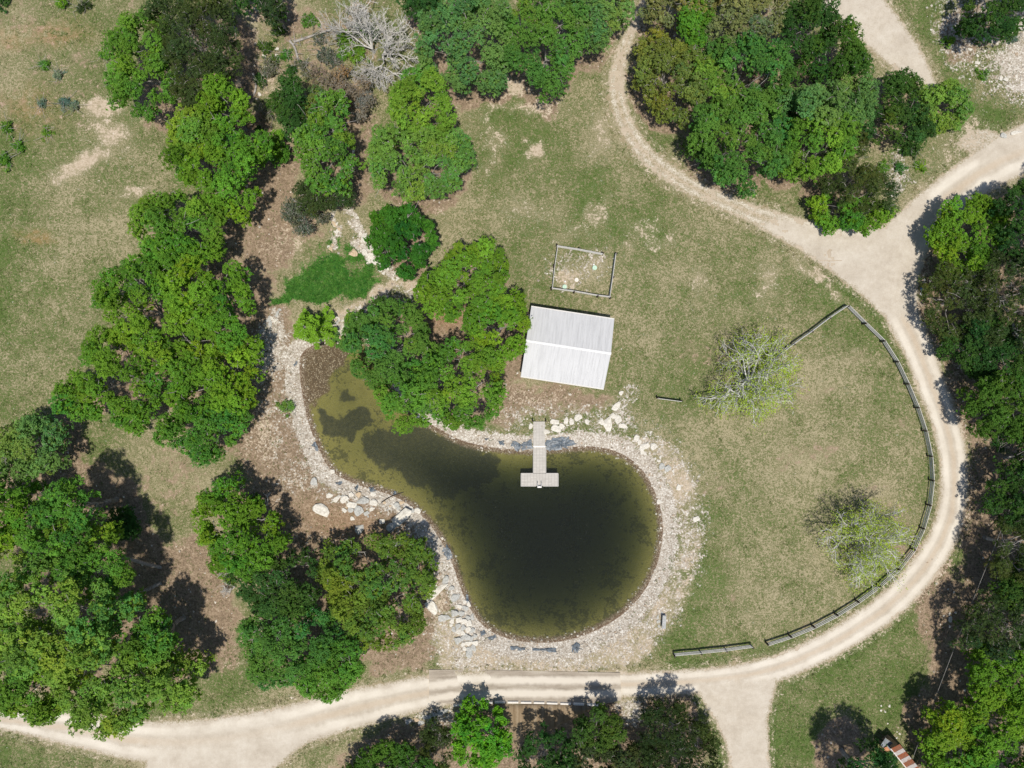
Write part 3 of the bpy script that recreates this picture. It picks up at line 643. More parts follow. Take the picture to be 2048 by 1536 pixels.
def mat_ground():
    m, nt, out = new_mat('ground_soil_and_turf'); g = NT(nt); p = g.pos()
    def att(n):
        a = g.n("ShaderNodeAttribute", attribute_name=n); s = g.n("ShaderNodeSeparateColor"); nt.links.new(a.outputs["Color"], s.inputs[0])
        return s.outputs[0], s.outputs[1], s.outputs[2], a.outputs["Alpha"]
    road, grav, lit, green = att("ma"); bare, rust, lush, weed = att("mb"); wet, brownbed, sdm, _ = att("mc")
    nb = g.noise(p, .35, 4, .6); nm = g.noise(p, 1.3, 4, .6); nf = g.noise(p, 4.5, 4, .7); nff = g.noise(p, 11.0, 3, .7)
    sub = lambda a: g.math('SUBTRACT', a, .5)
    ma = lambda a, k, b: g.math('MULTIPLY_ADD', sub(a), k, b)
    # turf
    t = ma(nf, 2.5, ma(nm, 1.15, ma(nb, .6, ma(nff, 3.3, green))))
    turf = g.ramp(t, [(.0, (.33, .29, .185)), (.24, (.212, .190, .108)), (.48, (.150, .150, .070)), (.72, (.110, .140, .048)), (1.0, (.072, .118, .027))])
    turf = g.mix(g.math('MULTIPLY', rust, g.ss(nm, .3, .65)), turf, (.33, .185, .085))
    # litter, trodden brown soil
    l = ma(nf, 1.5, ma(nm, .8, ma(nff, 1.5, .5)))
    litc = g.ramp(l, [(.1, (.11, .08, .054)), (.4, (.20, .148, .10)), (.65, (.29, .218, .152)), (.95, (.42, .335, .245))])
    litc = g.mix(g.math('MULTIPLY', rust, .6), litc, (.34, .18, .085))
    fl = g.ss(ma(nf, 1.1, ma(nm, 1.5, ma(nb, .7, ma(nff, .8, lit)))), .34, .62)
    c = g.mix(fl, turf, litc)
    # bare pale soil
    bc = g.ramp(l, [(.15, (.33, .26, .18)), (.5, (.43, .355, .265)), (.9, (.53, .45, .35))])
    fb = g.ss(ma(nf, 2.0, ma(nm, 1.3, ma(nff, 1.4, bare))), .45, .85)
    c = g.mix(fb, c, bc)
    # lush wet grass
    lc = g.ramp(ma(nf, 1.2, ma(nff, 1.2, .5)), [(.15, (.03, .075, .018)), (.45, (.055, .145, .026)), (.7, (.10, .19, .04)), (.95, (.19, .21, .09))])
    c = g.mix(g.ss(ma(nf, 1.4, ma(nm, .8, lush)), .35, .65), c, lc)
    # limestone gravel
    v1 = g.voro(p, 6.5); v2 = g.voro(p, 13.0)
    s1 = g.n("ShaderNodeSeparateColor"); nt.links.new(v1.outputs["Color"], s1.inputs[0])
    s2 = g.n("ShaderNodeSeparateColor"); nt.links.new(v2.outputs["Color"], s2.inputs[0])
    gv = g.math('ADD', g.math('MULTIPLY', s1.outputs[0], .5), g.math('MULTIPLY', s2.outputs[0], .5))
    gv = ma(nm, .5, ma(nf, .25, gv))
    gc = g.ramp(gv, [(.1, (.27, .23, .185)), (.4, (.425, .38, .32)), (.7, (.555, .52, .46)), (.95, (.72, .70, .65))])
    gc = g.mix(g.math('MULTIPLY', g.ss(v1.outputs["Distance"], .35, .75), .35), gc, (.20, .155, .11))
    fg = g.ss(ma(nf, 1.0, ma(nm, 1.2, ma(s1.outputs[1], .5, grav))), .36, .70)
    c = g.mix(fg, c, gc)
    # road dust spilled over the verge
    rd = g.ramp(ma(nff, .6, nm), [(.2, (.38, .315, .24)), (.8, (.50, .43, .34))])
    c = g.mix(g.ss(ma(nf, .9, ma(nm, .5, road)), .42, .70), c, rd)
    # pond floor
    al = g.ramp(ma(nm, .8, ma(nf, .5, .5)), [(.1, (.13, .118, .036)), (.5, (.22, .195, .058)), (.9, (.29, .25, .085))])
    al = g.mix(g.math('MULTIPLY', g.ss(ma(nf, 1.2, ma(nb, 1.2, nm)), .50, .72), .75), al, (.05, .05, .022))
    al = g.mix(g.math('MULTIPLY', g.ss(ma(nf, .8, ma(nm, .9, weed)), .32, .68), .9), al, g.mix(g.ss(nf, .4, .65), (.035, .037, .024), (.075, .07, .035)))
    bb = g.mix(g.ss(s2.outputs[1], .80, .9), g.mix(g.ss(nf, .35, .65), (.095, .062, .037), (.155, .105, .062)), (.36, .29, .21))
    al = g.mix(g.ss(ma(nf, .2, brownbed), .35, .65), al, bb)
    edge = g.mix(g.ss(s2.outputs[1], .55, .8), (.13, .085, .055), (.30, .24, .18))
    al = g.mix(g.ss(ma(nf, .7, sdm), .12, .36), edge, al)
    c = g.mix(g.ss(ma(nf, .3, wet), .40, .60), c, al)
    h = g.math('ADD', g.math('MULTIPLY', nf, .6), g.math('ADD', g.math('MULTIPLY', nff, .5), g.math('MULTIPLY', g.math('MULTIPLY', v1.outputs["Distance"], -.6), fg)))
    g.prin(out, c, .95, g.bump(h, .9, .07), spec=.12)
    return m
M['ground'] = mat_ground()
ground = mesh_obj('ground', np.stack([XX.ravel(), YY.ravel(), ZZ.ravel()], 1), grid_faces(*XX.shape), M['ground'], smooth=True,
    col={"ma": pack(MK['road'], MK['grav'], MK['lit'], MK['green']), "mb": pack(MK['bare'], MK['rust'], MK['lush'], MK['weed']),
         "mc": pack(MK['wet'], MK['brownbed'], np.clip(-MK['sd'] / 1.5, 0, 1))})
tag(ground, kind='structure')

# ------------------------------------------------------------------ roads: thin worn sheets lying on the ground
def mat_road():
    m, nt, out = new_mat('caliche_road'); g = NT(nt); p = g.pos()
    a = g.n("ShaderNodeAttribute", attribute_name="lat"); s = g.n("ShaderNodeSeparateColor"); nt.links.new(a.outputs["Color"], s.inputs[0])
    lat, cov, stain = s.outputs[0], s.outputs[1], s.outputs[2]
    nb = g.noise(p, .5, 4); nm = g.noise(p, 2.0, 4, .65); nf = g.noise(p, 8, 3, .7)
    sub = lambda x: g.math('SUBTRACT', x, .5)
    ma = lambda x, k, b: g.math('MULTIPLY_ADD', sub(x), k, b)
    c = g.ramp(ma(nf, .35, ma(nm, .45, nb)), [(.2, (.40, .35, .285)), (.5, (.47, .42, .35)), (.8, (.535, .49, .42))])
    al = g.math('ABSOLUTE', ma(nb, .25, lat))
    rut = g.math('MULTIPLY', g.ss(al, .22, .42), g.math('SUBTRACT', 1.0, g.ss(al, .56, .80)))
    c = g.mix(g.math('MULTIPLY', rut, g.math('MULTIPLY', g.lin(nb, .3, .7, .45, .95), g.math('SUBTRACT', 1.0, stain))), c, (.63, .585, .51))
    mid = g.math('SUBTRACT', 1.0, g.ss(al, .05, .24))
    c = g.mix(g.math('MULTIPLY', mid, g.math('MULTIPLY', .4, g.math('SUBTRACT', 1.0, stain))), c, (.47, .37, .265))
    c = g.mix(g.math('MULTIPLY', g.ss(ma(nf, .6, ma(nm, .6, .5)), .70, .85), .30), c, (.25, .20, .145))
    thin = g.math('SUBTRACT', 1.0, g.ss(ma(nm, .5, ma(nf, .7, cov)), .45, .85))
    c = g.mix(g.math('MULTIPLY', thin, .85), c, g.mix(g.ss(nf, .35, .65), (.20, .175, .085), (.30, .235, .15)))
    g.prin(out, c, .95, g.bump(g.math('ADD', nm, nf), .35, .04), spec=.1)
    return m
M['road'] = mat_road()
fx2 = np.arange(-58, 58.01, .1); fy2 = np.arange(-44, 44.01, .1)
X2, Y2 = np.meshgrid(fx2, fy2); P2x = 1024 + X2 * 20; P2y = 768 - Y2 * 20
# road field interpolated from the coarse survey grid, then frayed
rf, rl = road_field(P2x, P2y)
fr = (fbm(X2, Y2, 1.1, 71, 4) - .5) * .75 + (vnoise(X2 * 7, Y2 * 7, 5) - .5) * .35
rough_ = np.where((dist_line(ROADS[1][1], P2x, P2y)[0] < 26) & (P2x < 1690), 1.7, 1.05)
on = (rf + fr * rough_) > .52
core = rf > np.where(rough_ > 1, 9, .80)
on = on | core
def sheet(name, sel, dz, mat, col):
    ny, nx = X2.shape
    cell = sel[:-1, :-1] & sel[1:, :-1] & sel[:-1, 1:] & sel[1:, 1:]
    F = grid_faces(ny, nx)[cell.ravel()]
    used = np.unique(F); idx = np.full(ny * nx, -1); idx[used] = np.arange(len(used))
    V = np.stack([X2.ravel()[used], Y2.ravel()[used], zg_px(P2x.ravel()[used], P2y.ravel()[used]) + dz], 1)
    return mesh_obj(name, V, idx[F], mat, smooth=True, col={"lat": col.reshape(-1, 3)[used]})
junction = np.zeros(X2.shape)
for k_, p_ in ROADPOLY[:4]: junction = np.maximum(junction, sstep(8, -16, sdf_poly(p_, P2x, P2y)) if k_ < 1 or p_[0][0] > 300 else sstep(40, -60, sdf_poly(p_, P2x, P2y)))
junction = np.maximum(junction, sstep(14, 0, dist_line(ROADS[2][1], P2x, P2y)[0])); junction = np.maximum(junction, sstep(30, 6, dist_line(ROADS[3][1][6:], P2x, P2y)[0]) * (P2y > 1390))
tk_ = sstep(26, 10, dist_line(ROADS[1][1], P2x, P2y)[0]) * sstep(1640, 1480, P2x)
colr = np.stack([rl, np.clip(rf, 0, 1.2) * (1 - .16 * tk_), junction], -1)
o3, _ = dist_line(ROADS[1][1], P2x, P2y); o4, _ = dist_line(ROADS[2][1], P2x, P2y); o1, _ = dist_line(ROADS[0][1], P2x, P2y)
trk = (o3 < 26) & (o1 > 20) & (P2x < 1690) & (P2y < 520); trk2 = (o4 < 40) & (P2y < 215) & (P2x < 1900)
sheet_road = tag(sheet('road', on & ~(trk & (P2x < 1684)) & ~(trk2 & (P2y < 212)), .016, M['road'], colr), kind='structure')
tag(sheet('path', on & trk, .021, M['road'], colr), kind='structure')
tag(sheet('path', on & trk2, .021, M['road'], colr), kind='structure')

# ------------------------------------------------------------------ water
def mat_water():
    m, nt, out = new_mat('pond_water'); g = NT(nt); p = g.pos()
    n = g.noise(p, 1.6, 3, .5)
    b = g.bump(n, .06, .02)
    tr = g.n("ShaderNodeBsdfTransparent"); tr.inputs[0].default_value = (.98, .99, .97, 1)
    gl = g.n("ShaderNodeBsdfGlossy"); gl.inputs["Roughness"].default_value = .75; nt.links.new(b, gl.inputs["Normal"])
    fr = g.n("ShaderNodeFresnel"); fr.inputs[0].default_value = 1.33; nt.links.new(b, fr.inputs["Normal"])
    mx = g.n("ShaderNodeMixShader"); nt.links.new(g.math('MULTIPLY', fr.outputs[0], .45), mx.inputs[0]); nt.links.new(tr.outputs[0], mx.inputs[1]); nt.links.new(gl.outputs[0], mx.inputs[2])
    df = g.n("ShaderNodeBsdfDiffuse"); df.inputs[0].default_value = (.078, .122, .100, 1)
    m2 = g.n("ShaderNodeMixShader"); m2.inputs[0].default_value = .055; nt.links.new(mx.outputs[0], m2.inputs[1]); nt.links.new(df.outputs[0], m2.inputs[2])
    nt.links.new(m2.outputs[0], out.inputs[0])
    va = g.n("ShaderNodeVolumeAbsorption"); va.inputs[0].default_value = (.48, .54, .47, 1); va.inputs[1].default_value = 1.12
    nt.links.new(va.outputs[0], out.inputs["Volume"])
    return m
M['water'] = mat_water()
def water():
    P = POND_W
    c = P.mean(0); 
    # push the outline a little into the bank so that the ground itself draws the shore
    e = np.roll(P, -1, 0) - np.roll(P, 1, 0); nrm = np.stack([e[:, 1], -e[:, 0]], 1); nrm /= np.linalg.norm(nrm, axis=1, keepdims=True) + 1e-9
    sgn = np.sign(np.sum((e[:, 0] * np.roll(P, -1, 0)[:, 1] - 0))) 
    area = .5 * np.sum(P[:, 0] * np.roll(P[:, 1], -1) - np.roll(P[:, 0], -1) * P[:, 1])
    if area < 0: nrm = -nrm
    Q = P + nrm * .7
    import bmesh
    bm = bmesh.new()
    top = [bm.verts.new((x, y, -.40)) for x, y in Q]; bot = [bm.verts.new((x, y, -7.5)) for x, y in Q]
    n = len(Q); ordr = list(range(n)) if area > 0 else list(range(n))[::-1]
    bm.faces.new([top[i] for i in ordr]); bm.faces.new([bot[i] for i in ordr[::-1]])
    for k in range(n):
        i, j = ordr[k], ordr[(k + 1) % n]
        bm.faces.new([top[j], top[i], bot[i], bot[j]])
    bmesh.ops.triangulate(bm, faces=[f for f in bm.faces if len(f.verts) > 4])
    bmesh.ops.recalc_face_normals(bm, faces=bm.faces)
    me = bpy.data.meshes.new('water'); bm.to_mesh(me); bm.free(); me.materials.append(M['water'])
    o = bpy.data.objects.new('water', me); COL.objects.link(o); tag(o, kind='structure')
water()

# ------------------------------------------------------------------ concrete crossing, spillway, kerb blocks
def mat_conc():
    m, nt, out = new_mat('dusty_crossing_concrete'); g = NT(nt); p = g.pos()
    sp = g.n("ShaderNodeSeparateXYZ"); nt.links.new(p, sp.inputs[0])
    mp = g.n("ShaderNodeMapping"); mp.inputs["Scale"].default_value = (.22, 1.6, 1); nt.links.new(p, mp.inputs[0])
    n1 = g.noise(mp.outputs[0], 1.4, 5, .6); nf = g.noise(p, 9, 3, .7); nm = g.noise(p, 1.2, 3)
    ma = lambda x, k, b: g.math('MULTIPLY_ADD', g.math('SUBTRACT', x, .5), k, b)
    c = g.ramp(ma(nf, .4, n1), [(.25, (.23, .195, .155)), (.5, (.32, .275, .222)), (.75, (.42, .375, .31))])
    for yc, w in ((-29.62, .36), (-30.92, .34)):                 # pale wheel tracks of dust
        wst = g.math('MAXIMUM', g.math('SUBTRACT', -2.0, sp.outputs[0]), 0.0)          # the tracks bend with the road at the west end
        d = g.math('ABSOLUTE', g.math('SUBTRACT', g.math('MULTIPLY_ADD', g.math('MULTIPLY', wst, wst), .015, ma(nm, .5, sp.outputs[1])), yc))
        c = g.mix(g.math('MULTIPLY', g.math('SUBTRACT', 1.0, g.ss(d, .12, w + .25)), .9), c, (.60, .55, .475))
    ex = g.math('ABSOLUTE', g.math('SUBTRACT', ma(nm, 1.6, ma(nf, .8, sp.outputs[0])), 1.3))
    c = g.mix(g.math('MULTIPLY', g.ss(ex, 8.2, 10.2), .30), c, g.ramp(nf, [(.3, (.46, .405, .33)), (.7, (.54, .49, .41))]))
    g.prin(out, c, .92, g.bump(nf, .2, .02), spec=.15)
    m2, nt, out = new_mat('stained_spillway_concrete'); g = NT(nt); p = g.pos()
    mp = g.n("ShaderNodeMapping"); mp.inputs["Scale"].default_value = (1.6, .10, .1); nt.links.new(p, mp.inputs[0])
    n1 = g.noise(mp.outputs[0], 1.5, 5, .65); nf = g.noise(p, 9, 3, .7)
    ma = lambda x, k, b: g.math('MULTIPLY_ADD', g.math('SUBTRACT', x, .5), k, b)
    c = g.ramp(ma(nf, .35, n1), [(.25, (.15, .105, .062)), (.5, (.24, .18, .115)), (.75, (.36, .29, .21))])
    g.prin(out, c, .92, g.bump(nf, .3, .02), spec=.15)
    return m, m2
M['conc'], M['spill'] = mat_conc()
def prism(name, pts, z0, z1, mat, px=True):
    import bmesh
    bm = bmesh.new(); P = [W(*p) for p in pts] if px else pts
    t = [bm.verts.new((x, y, z1)) for x, y in P]; b = [bm.verts.new((x, y, z0)) for x, y in P]
    bm.faces.new(t); bm.faces.new(b[::-1]); n = len(P)
    for i in range(n): bm.faces.new([t[i], b[i], b[(i + 1) % n], t[(i + 1) % n]])
    bmesh.ops.recalc_face_normals(bm, faces=bm.faces)
    me = bpy.data.meshes.new(name); bm.to_mesh(me); bm.free(); me.materials.append(mat)
    o = bpy.data.objects.new(name, me); COL.objects.link(o); return o
tag(prism('road', [(858, 1339), (1000, 1340), (1240, 1345), (1243, 1400), (1200, 1409), (1110, 1408), (1000, 1407), (925, 1411), (905, 1408), (858, 1402)], -.3, .06, M['conc']), kind='structure')
def spillway():
    us = np.linspace(0, 1, 13); vs = np.linspace(0, 1, 9); V = []
    for v in vs:
        x0, x1 = 985 + 45 * v, 1205 - 145 * v ** .8
        for u in us:
            px = x0 + (x1 - x0) * u; py = 1408.5 + 92 * v
            x, y = W(px, py); V.append((x, y, -.02 - 2.0 * sstep(0, 1.1, np.array(v)) + .04))
    o = mesh_obj('spillway', np.array(V), grid_faces(len(vs), len(us)), M['spill'], smooth=True)
    md = o.modifiers.new('thickness', 'SOLIDIFY'); md.thickness = .3; md.offset = 0.0
    tag(o, kind='structure')
spillway()
def kerbs():
    xs = (917, 947, 975, 1000, 1026, 1052, 1078, 1104, 1131, 1157, 1185); ys = (1409, 1405.5, 1404.5, 1403, 1403, 1403.5, 1404, 1405, 1406, 1407, 1408.5)
    a = MB()
    prof = [(-.10, 0), (.10, 0), (.075, .17), (.055, .19), (-.055, .19), (-.075, .17)]
    V = [(sx * .53, y * 1.15, z) for sx in (-1, 1) for y, z in prof]
    a.add(V, [(i, (i + 1) % 6, 6 + (i + 1) % 6, 6 + i) for i in range(6)] + [(0, 5, 4, 1), (4, 3, 2, 1), (6, 7, 10, 11), (7, 8, 9, 10)])
    first = None
    names = ('first from the left, half in the dirt', 'second from the left, in leaf shade', 'third from the left, touching the vivid green tree', 'fourth from the left, clear of leaves', 'fifth from the left, over the spillway',
             'sixth from the left, middle of the row', 'seventh from the left, over the spillway', 'eighth from the left, over shaded concrete', 'ninth from the left', 'tenth from the left, last but one', 'eleventh and last at the right end, in shade')
    for i, (x, y) in enumerate(zip(xs, ys)):
        o = a.build('kerb_block', M['kerb']) if first is None else first.copy()
        if first is None: first = o
        else: COL.objects.link(o)
        wx, wy = W(x, y); o.location = (wx, wy, .062)
        j = min(i + 1, 10); k = max(i - 1, 0)
        o.rotation_euler = (0, 0, math.atan2(-(ys[j] - ys[k]), xs[j] - xs[k]))
        tag(o, 'white concrete kerb block on the crossing, ' + names[i], 'kerb block', 'white kerb blocks along the crossing')
kerbs()

# ------------------------------------------------------------------ house
def house():
    ze, zr = 2.35, 3.65
    A, B, C, D = [np.array(W(*p, ze)) for p in ((1062, 613), (1227, 638), (1209, 779), (1042, 752))]
    ctr = (A + B + C + D) / 4
    ex = (B - A); L = np.linalg.norm(ex); ex /= L; ang = math.atan2(ex[1], ex[0]); ey = np.array([-ex[1], ex[0]])
    Wd = abs(np.dot(A - D, ey)); Lx = (np.linalg.norm(B - A) + np.linalg.norm(C - D)) / 2
    t = empty('house', (ctr[0], ctr[1], 0), 'small house with a white gabled metal roof on the lawn above the dock', 'house', rz=ang)
    hx, hy = Lx / 2, Wd / 2; wx, wy = hx - .35, hy - .35
    sl = (zr - ze) / hy
    # walls with gables
    zt = ze + .35 * sl - .12; zp = zr - .12
    a = MB()
    a.add([(-wx, -wy, -.3), (wx, -wy, -.3), (wx, wy, -.3), (-wx, wy, -.3), (-wx, -wy, zt), (wx, -wy, zt), (wx, wy, zt), (-wx, wy, zt), (-wx, 0, zp), (wx, 0, zp)],
          [(0, 1, 5, 4), (2, 3, 7, 6), (3, 0, 4, 7), (1, 2, 6, 5)], [(4, 8, 7), (5, 6, 9)])
    a.build('wall', M['wall'], t)
    # roof: two slopes with standing ribs
    roof = MB()
    for s in (-1, 1):
        y0, y1 = s * hy, 0.0
        n = np.array([0, s * sl, 1]); n /= np.linalg.norm(n)
        th = .05
        V = [(-hx, y0, ze), (hx, y0, ze), (hx, y1, zr), (-hx, y1, zr)]
        V2 = [tuple(np.array(v) - n * th) for v in V]
        roof.add(V + V2, [(0, 1, 2, 3), (7, 6, 5, 4), (0, 4, 5, 1), (1, 5, 6, 2), (3, 2, 6, 7), (3, 7, 4, 0)] if s < 0 else [(3, 2, 1, 0), (4, 5, 6, 7), (1, 5, 4, 0), (2, 6, 5, 1), (7, 6, 2, 3), (0, 4, 7, 3)])
        k = int(Lx / .3)
        for i in range(k + 1):
            x = -hx + .02 + (Lx - .04) * i / k
            c = np.array([x, (y0 + y1) / 2, (ze + zr) / 2]) + n * .014
            ln = math.hypot(hy, zr - ze); th_ = math.atan2(zr - ze, hy) * (-s)
            R = np.array([[1, 0, 0], [0, math.cos(th_), -math.sin(th_)], [0, math.sin(th_), math.cos(th_)]])
            roof.box(c, (.035, ln - .02, .03), 0, 0, R)
    ro = roof.build('roof', M['roof'], t)
    rc = MB()
    for s in (-1, 1):
        V = [(-hx - .03, 0, zr + .05), (hx + .03, 0, zr + .05), (hx + .03, s * .11, zr + .048 - .11 * sl), (-hx - .03, s * .11, zr + .048 - .11 * sl)]
        rc.add(V, [(0, 1, 2, 3) if s < 0 else (3, 2, 1, 0)])
    rc.build('ridge_cap', M['ridge'], ro)
    for s in (-1, 1):
        gt = MB().box((0, s * (hy + .05), ze - .06), (Lx, .10, .10)); gt.build('gutter', M['trim'], ro)
    # doors and windows
    d = MB().box((-.6, -wy - .03, .95), (.95, .06, 1.95), bev=.01).build('door', M['door'], t)
    MB().cyl((-.25, -wy - .06, 1.0), (-.25, -wy - .12, 1.0), .03).build('handle', M['steel'], d)
    def window(x, y, z, w, h, face):
        f = MB()
        if face == 'y':
            sg = -1 if y < 0 else 1
            for dx in (-w / 2, w / 2): f.box((x + dx, y + sg * .03, z), (.07, .07, h + .14))
            for dz in (-h / 2, h / 2): f.box((x, y + sg * .028, z + dz), (w - .07, .06, .07))
            fr = f.build('window', M['trim'], t)
            MB().box((x, y + sg * .012, z), (w - .07, .02, h - .07)).build('pane', M['glass'], fr)
        else:
            sg = -1 if x < 0 else 1
            for dy in (-w / 2, w / 2): f.box((x + sg * .03, y + dy, z), (.07, .07, h + .14))
            for dz in (-h / 2, h / 2): f.box((x + sg * .028, y, z + dz), (.06, w - .07, .07))
            fr = f.build('window', M['trim'], t)
            MB().box((x + sg * .012, y, z), (.02, w - .07, h - .07)).build('pane', M['glass'], fr)
    for x in (-2.6, 1.4, 2.9): window(x, -wy, 1.4, 1.0, 1.1, 'y')
    for x in (-2.2, 2.2): window(x, wy, 1.45, .9, .9, 'y')
    window(-wx, -1.2, 1.5, .9, 1.0, 'x'); window(wx, 0.6, 1.5, .9, 1.0, 'x')
house()
def barrel():
    x, y = W(1057, 641)
    t = empty('barrel', (x - .02, y, 0), 'small teal barrel against the left wall of the house', 'barrel')
    a = MB(); prof = [(0, .20), (.12, .23), (.35, .245), (.6, .23), (.72, .20)]
    for (z0, r0), (z1, r1) in zip(prof[:-1], prof[1:]): a.cyl((0, 0, z0), (0, 0, z1), r0, r1, 16, cap=(z0 == 0))
    a.build('body', M['teal'], t, True)
    MB().cyl((0, 0, .721), (0, 0, .76), .21, .20, 16).build('lid', M['teal'], t)
    MB().cyl((-.2, .05, .15), (-.32, .07, .15), .02, n=6).build('tap', M['steel'], t)
barrel()

# ------------------------------------------------------------------ dock
def dock():
    zt = -.12
    t = empty('dock', (*W(1079, 920), -.4), 'grey T shaped swimming dock reaching into the pond', 'dock')
    o0 = np.array([*W(1079, 920), -.4])
    def rect(name, x0, y0, x1, y1, z, th, mat, parent=t):
        a = np.array(W(x0, y0, z)); b = np.array(W(x1, y1, z)); c = (a + b) / 2
        d = np.abs(b - a)
        o = MB().box((0, 0, 0), (d[0], d[1], th), bev=.015).build(name, mat, parent)
        o.location = (c[0] - o0[0], c[1] - o0[1], z - th / 2 - o0[2]); return o
    g = rect('gangway', 1066.5, 843, 1090, 892.5, .02, .14, M['deck'])
    w = rect('walkway', 1067, 894, 1091.5, 946.6, zt, .16, M['deck'])
    h = rect('platform', 1042.5, 947, 1116, 972, zt, .16, M['deck'])
    rect('hinge_plate', 1066.8, 891.8, 1090.8, 894.6, .03, .05, M['white'])
    for nm, (x0, y0, x1, y1), par in (('edge_trim', (1042.2, 946.2, 1066.6, 947.1), t), ('edge_trim', (1092, 946.2, 1116.3, 947.1), t), ('edge_trim', (1042.0, 972.0, 1072, 972.9), t), ('edge_trim', (1086, 972.0, 1116.5, 972.9), t),
                                      ('edge_trim', (1041.6, 947, 1042.4, 972.6), t), ('edge_trim', (1116.2, 947, 1117.0, 972.6), t), ('edge_trim', (1066.1, 895, 1066.9, 946), t), ('edge_trim', (1091.6, 895, 1092.4, 946), t)):
        rect(nm, x0, y0, x1, y1, zt + .012, .2, M['trim'], par)
    for x0, x1, y0, y1 in ((1044, 1064, 949, 970), (1094, 1114, 949, 970), (1069, 1089, 949, 970), (1069, 1089, 900, 942)):
        rect('float', x0, y0, x1, y1, zt - .17, .4, M['float'])
    # ladder with two grab rails
    l = MB()
    for px in (1075.2, 1083):
        pts = [W(px, 966, .5) + (zt,), W(px, 966.5, .5) + (.55,), W(px, 971, .5) + (.75,), W(px, 975, .5) + (.55,), W(px, 975, .5) + (-1.3,)]
        for p0, p1 in zip(pts[:-1], pts[1:]): l.cyl(np.array(p0) - o0, np.array(p1) - o0, .028, n=8)
    for z in (.35, 0.0, -.35, -.7): 
        a, b = np.array(W(1075.2, 975, .5) + (z,)) - o0, np.array(W(1083, 975, .5) + (z,)) - o0
        l.box((a + b) / 2, (abs(b[0] - a[0]), .09, .04))
    l.build('ladder', M['white'], t)
    for px in (1065.2, 1091.2):
        a = MB(); x, y = W(px, 842.0)
        a.cyl(np.array((x, y, -.6)) - o0, np.array((x, y, .95)) - o0, .075, .07, 10); a.build('mooring_post', M['post'], t)
dock()

# ------------------------------------------------------------------ fences
def fence(pts, label, group='weathered rail fences', mat='rail', hgt=.95, closed=False, gaps=(), rails=3, rail_side=1):
    """pts: post positions in plan; rails run between neighbours except over the gaps"""
    P = [np.array(W(*p)) for p in pts]
    b = P[0]
    t = empty('rail_fence', (b[0], b[1], 0), label, 'fence', group)
    for p in P:
        z = zg(*p)
        MB().box((p[0] - b[0], p[1] - b[1], z + hgt / 2 - .1), (.13, .13, hgt + .3), random.uniform(-.1, .1), .01).build('post', M['post'], t)
    n = len(P)
    for i in range(n if closed else n - 1):
        if i in gaps: continue
        p, q = P[i], P[(i + 1) % n]; d = q - p; L = np.linalg.norm(d); a = math.atan2(d[1], d[0]); nrm = np.array([-d[1], d[0]]) / L * .088 * rail_side
        c = (p + q) / 2 + nrm
        z0, z1 = zg(*p), zg(*q)
        for k in range(rails):
            z = hgt * (.99 - k * .29)
            tl = math.atan2(z1 - z0, L)
            R = np.array([[math.cos(tl), 0, -math.sin(tl)], [0, 1, 0], [math.sin(tl), 0, math.cos(tl)]])
            MB().box((c[0] - b[0], c[1] - b[1], (z0 + z1) / 2 + z - .07 + random.uniform(-.015, .015)), (L - .01 + random.uniform(-.01, .01), .055, .125), a + random.uniform(-.004, .004), .006, R).build('rail', M[mat], t)
    return t
curve = [(1690, 614), (1724, 648), (1760, 683), (1788, 724), (1809, 768), (1828, 815), (1843, 861), (1853, 911), (1857, 959), (1851, 1008), (1838, 1054), (1820, 1096), (1790, 1135), (1752, 1168), (1709, 1199), (1667, 1225), (1622, 1249), (1576, 1268), (1530, 1283)]
leg = [(1541, 722), (1582, 690), (1618, 665), (1654, 638)]
fence(leg + curve, 'long grey rail fence sweeping round the inside of the road bend', mat='railpale')
fence([(1346, 1306), (1398, 1301), (1448, 1296), (1500, 1289)], 'short three panel rail fence below the pond by the road', mat='railpale')
fence([(1313, 795), (1360, 801)], 'single pale fence panel standing alone on the lawn right of the house', mat='railpale', hgt=.9, rail_side=-1)
fence([(1204, 509), (1158, 500), (1113, 493), (1107, 534), (1102, 580), (1147, 586), (1194, 594), (1219, 597), (1225, 556), (1231, 510)], 'grey rail fence enclosing the round lids above the house', mat='railpale', hgt=1.0, rail_side=1)

def lid(px, py, r, mat, label, cat='lid', name='tank_lid', h=.22):
    x, y, z = G(px, py)
    t = empty(name, (x, y, z), label, cat, 'round lids inside the fenced square')
    MB().cyl((0, 0, -.1), (0, 0, h), r * .94, r * .92, 18).build('riser', M[mat], t, False)
    a = MB().cyl((0, 0, h), (0, 0, h + .04), r, r * .95, 18)
    for k in range(6):
        an = k * math.pi / 3; a.box((math.cos(an) * r * .45, math.sin(an) * r * .45, h + .045), (r * .7, .025, .02), an)
    a.build('lid', M[mat], t)
lid(1189, 536, .24, 'lidgreen', 'pale green round tank lid at the upper right of the fenced square')
lid(1129, 574, .23, 'lidgreen', 'pale green round tank lid at the lower left of the fenced square')
lid(1153, 560, .22, 'lidwhite', 'pale pinkish concrete lid in the middle of the fenced square', h=.1)
for px, py, lb in ((1130, 564, 'small white pipe cap just above the lower left green lid'), (1187, 530, 'small white pipe cap touching the upper right green lid')):
    x, y, z = G(px, py)
    t = empty('pipe_cap', (x, y, z), lb, 'pipe', 'white pipe caps inside the fenced square')
    MB().cyl((0, 0, -.1), (0, 0, .25), .06, n=10).build('pipe', M['white'], t); MB().cyl((0, 0, .25), (0, 0, .32), .085, .08, 12).build('cap', M['white'], t)

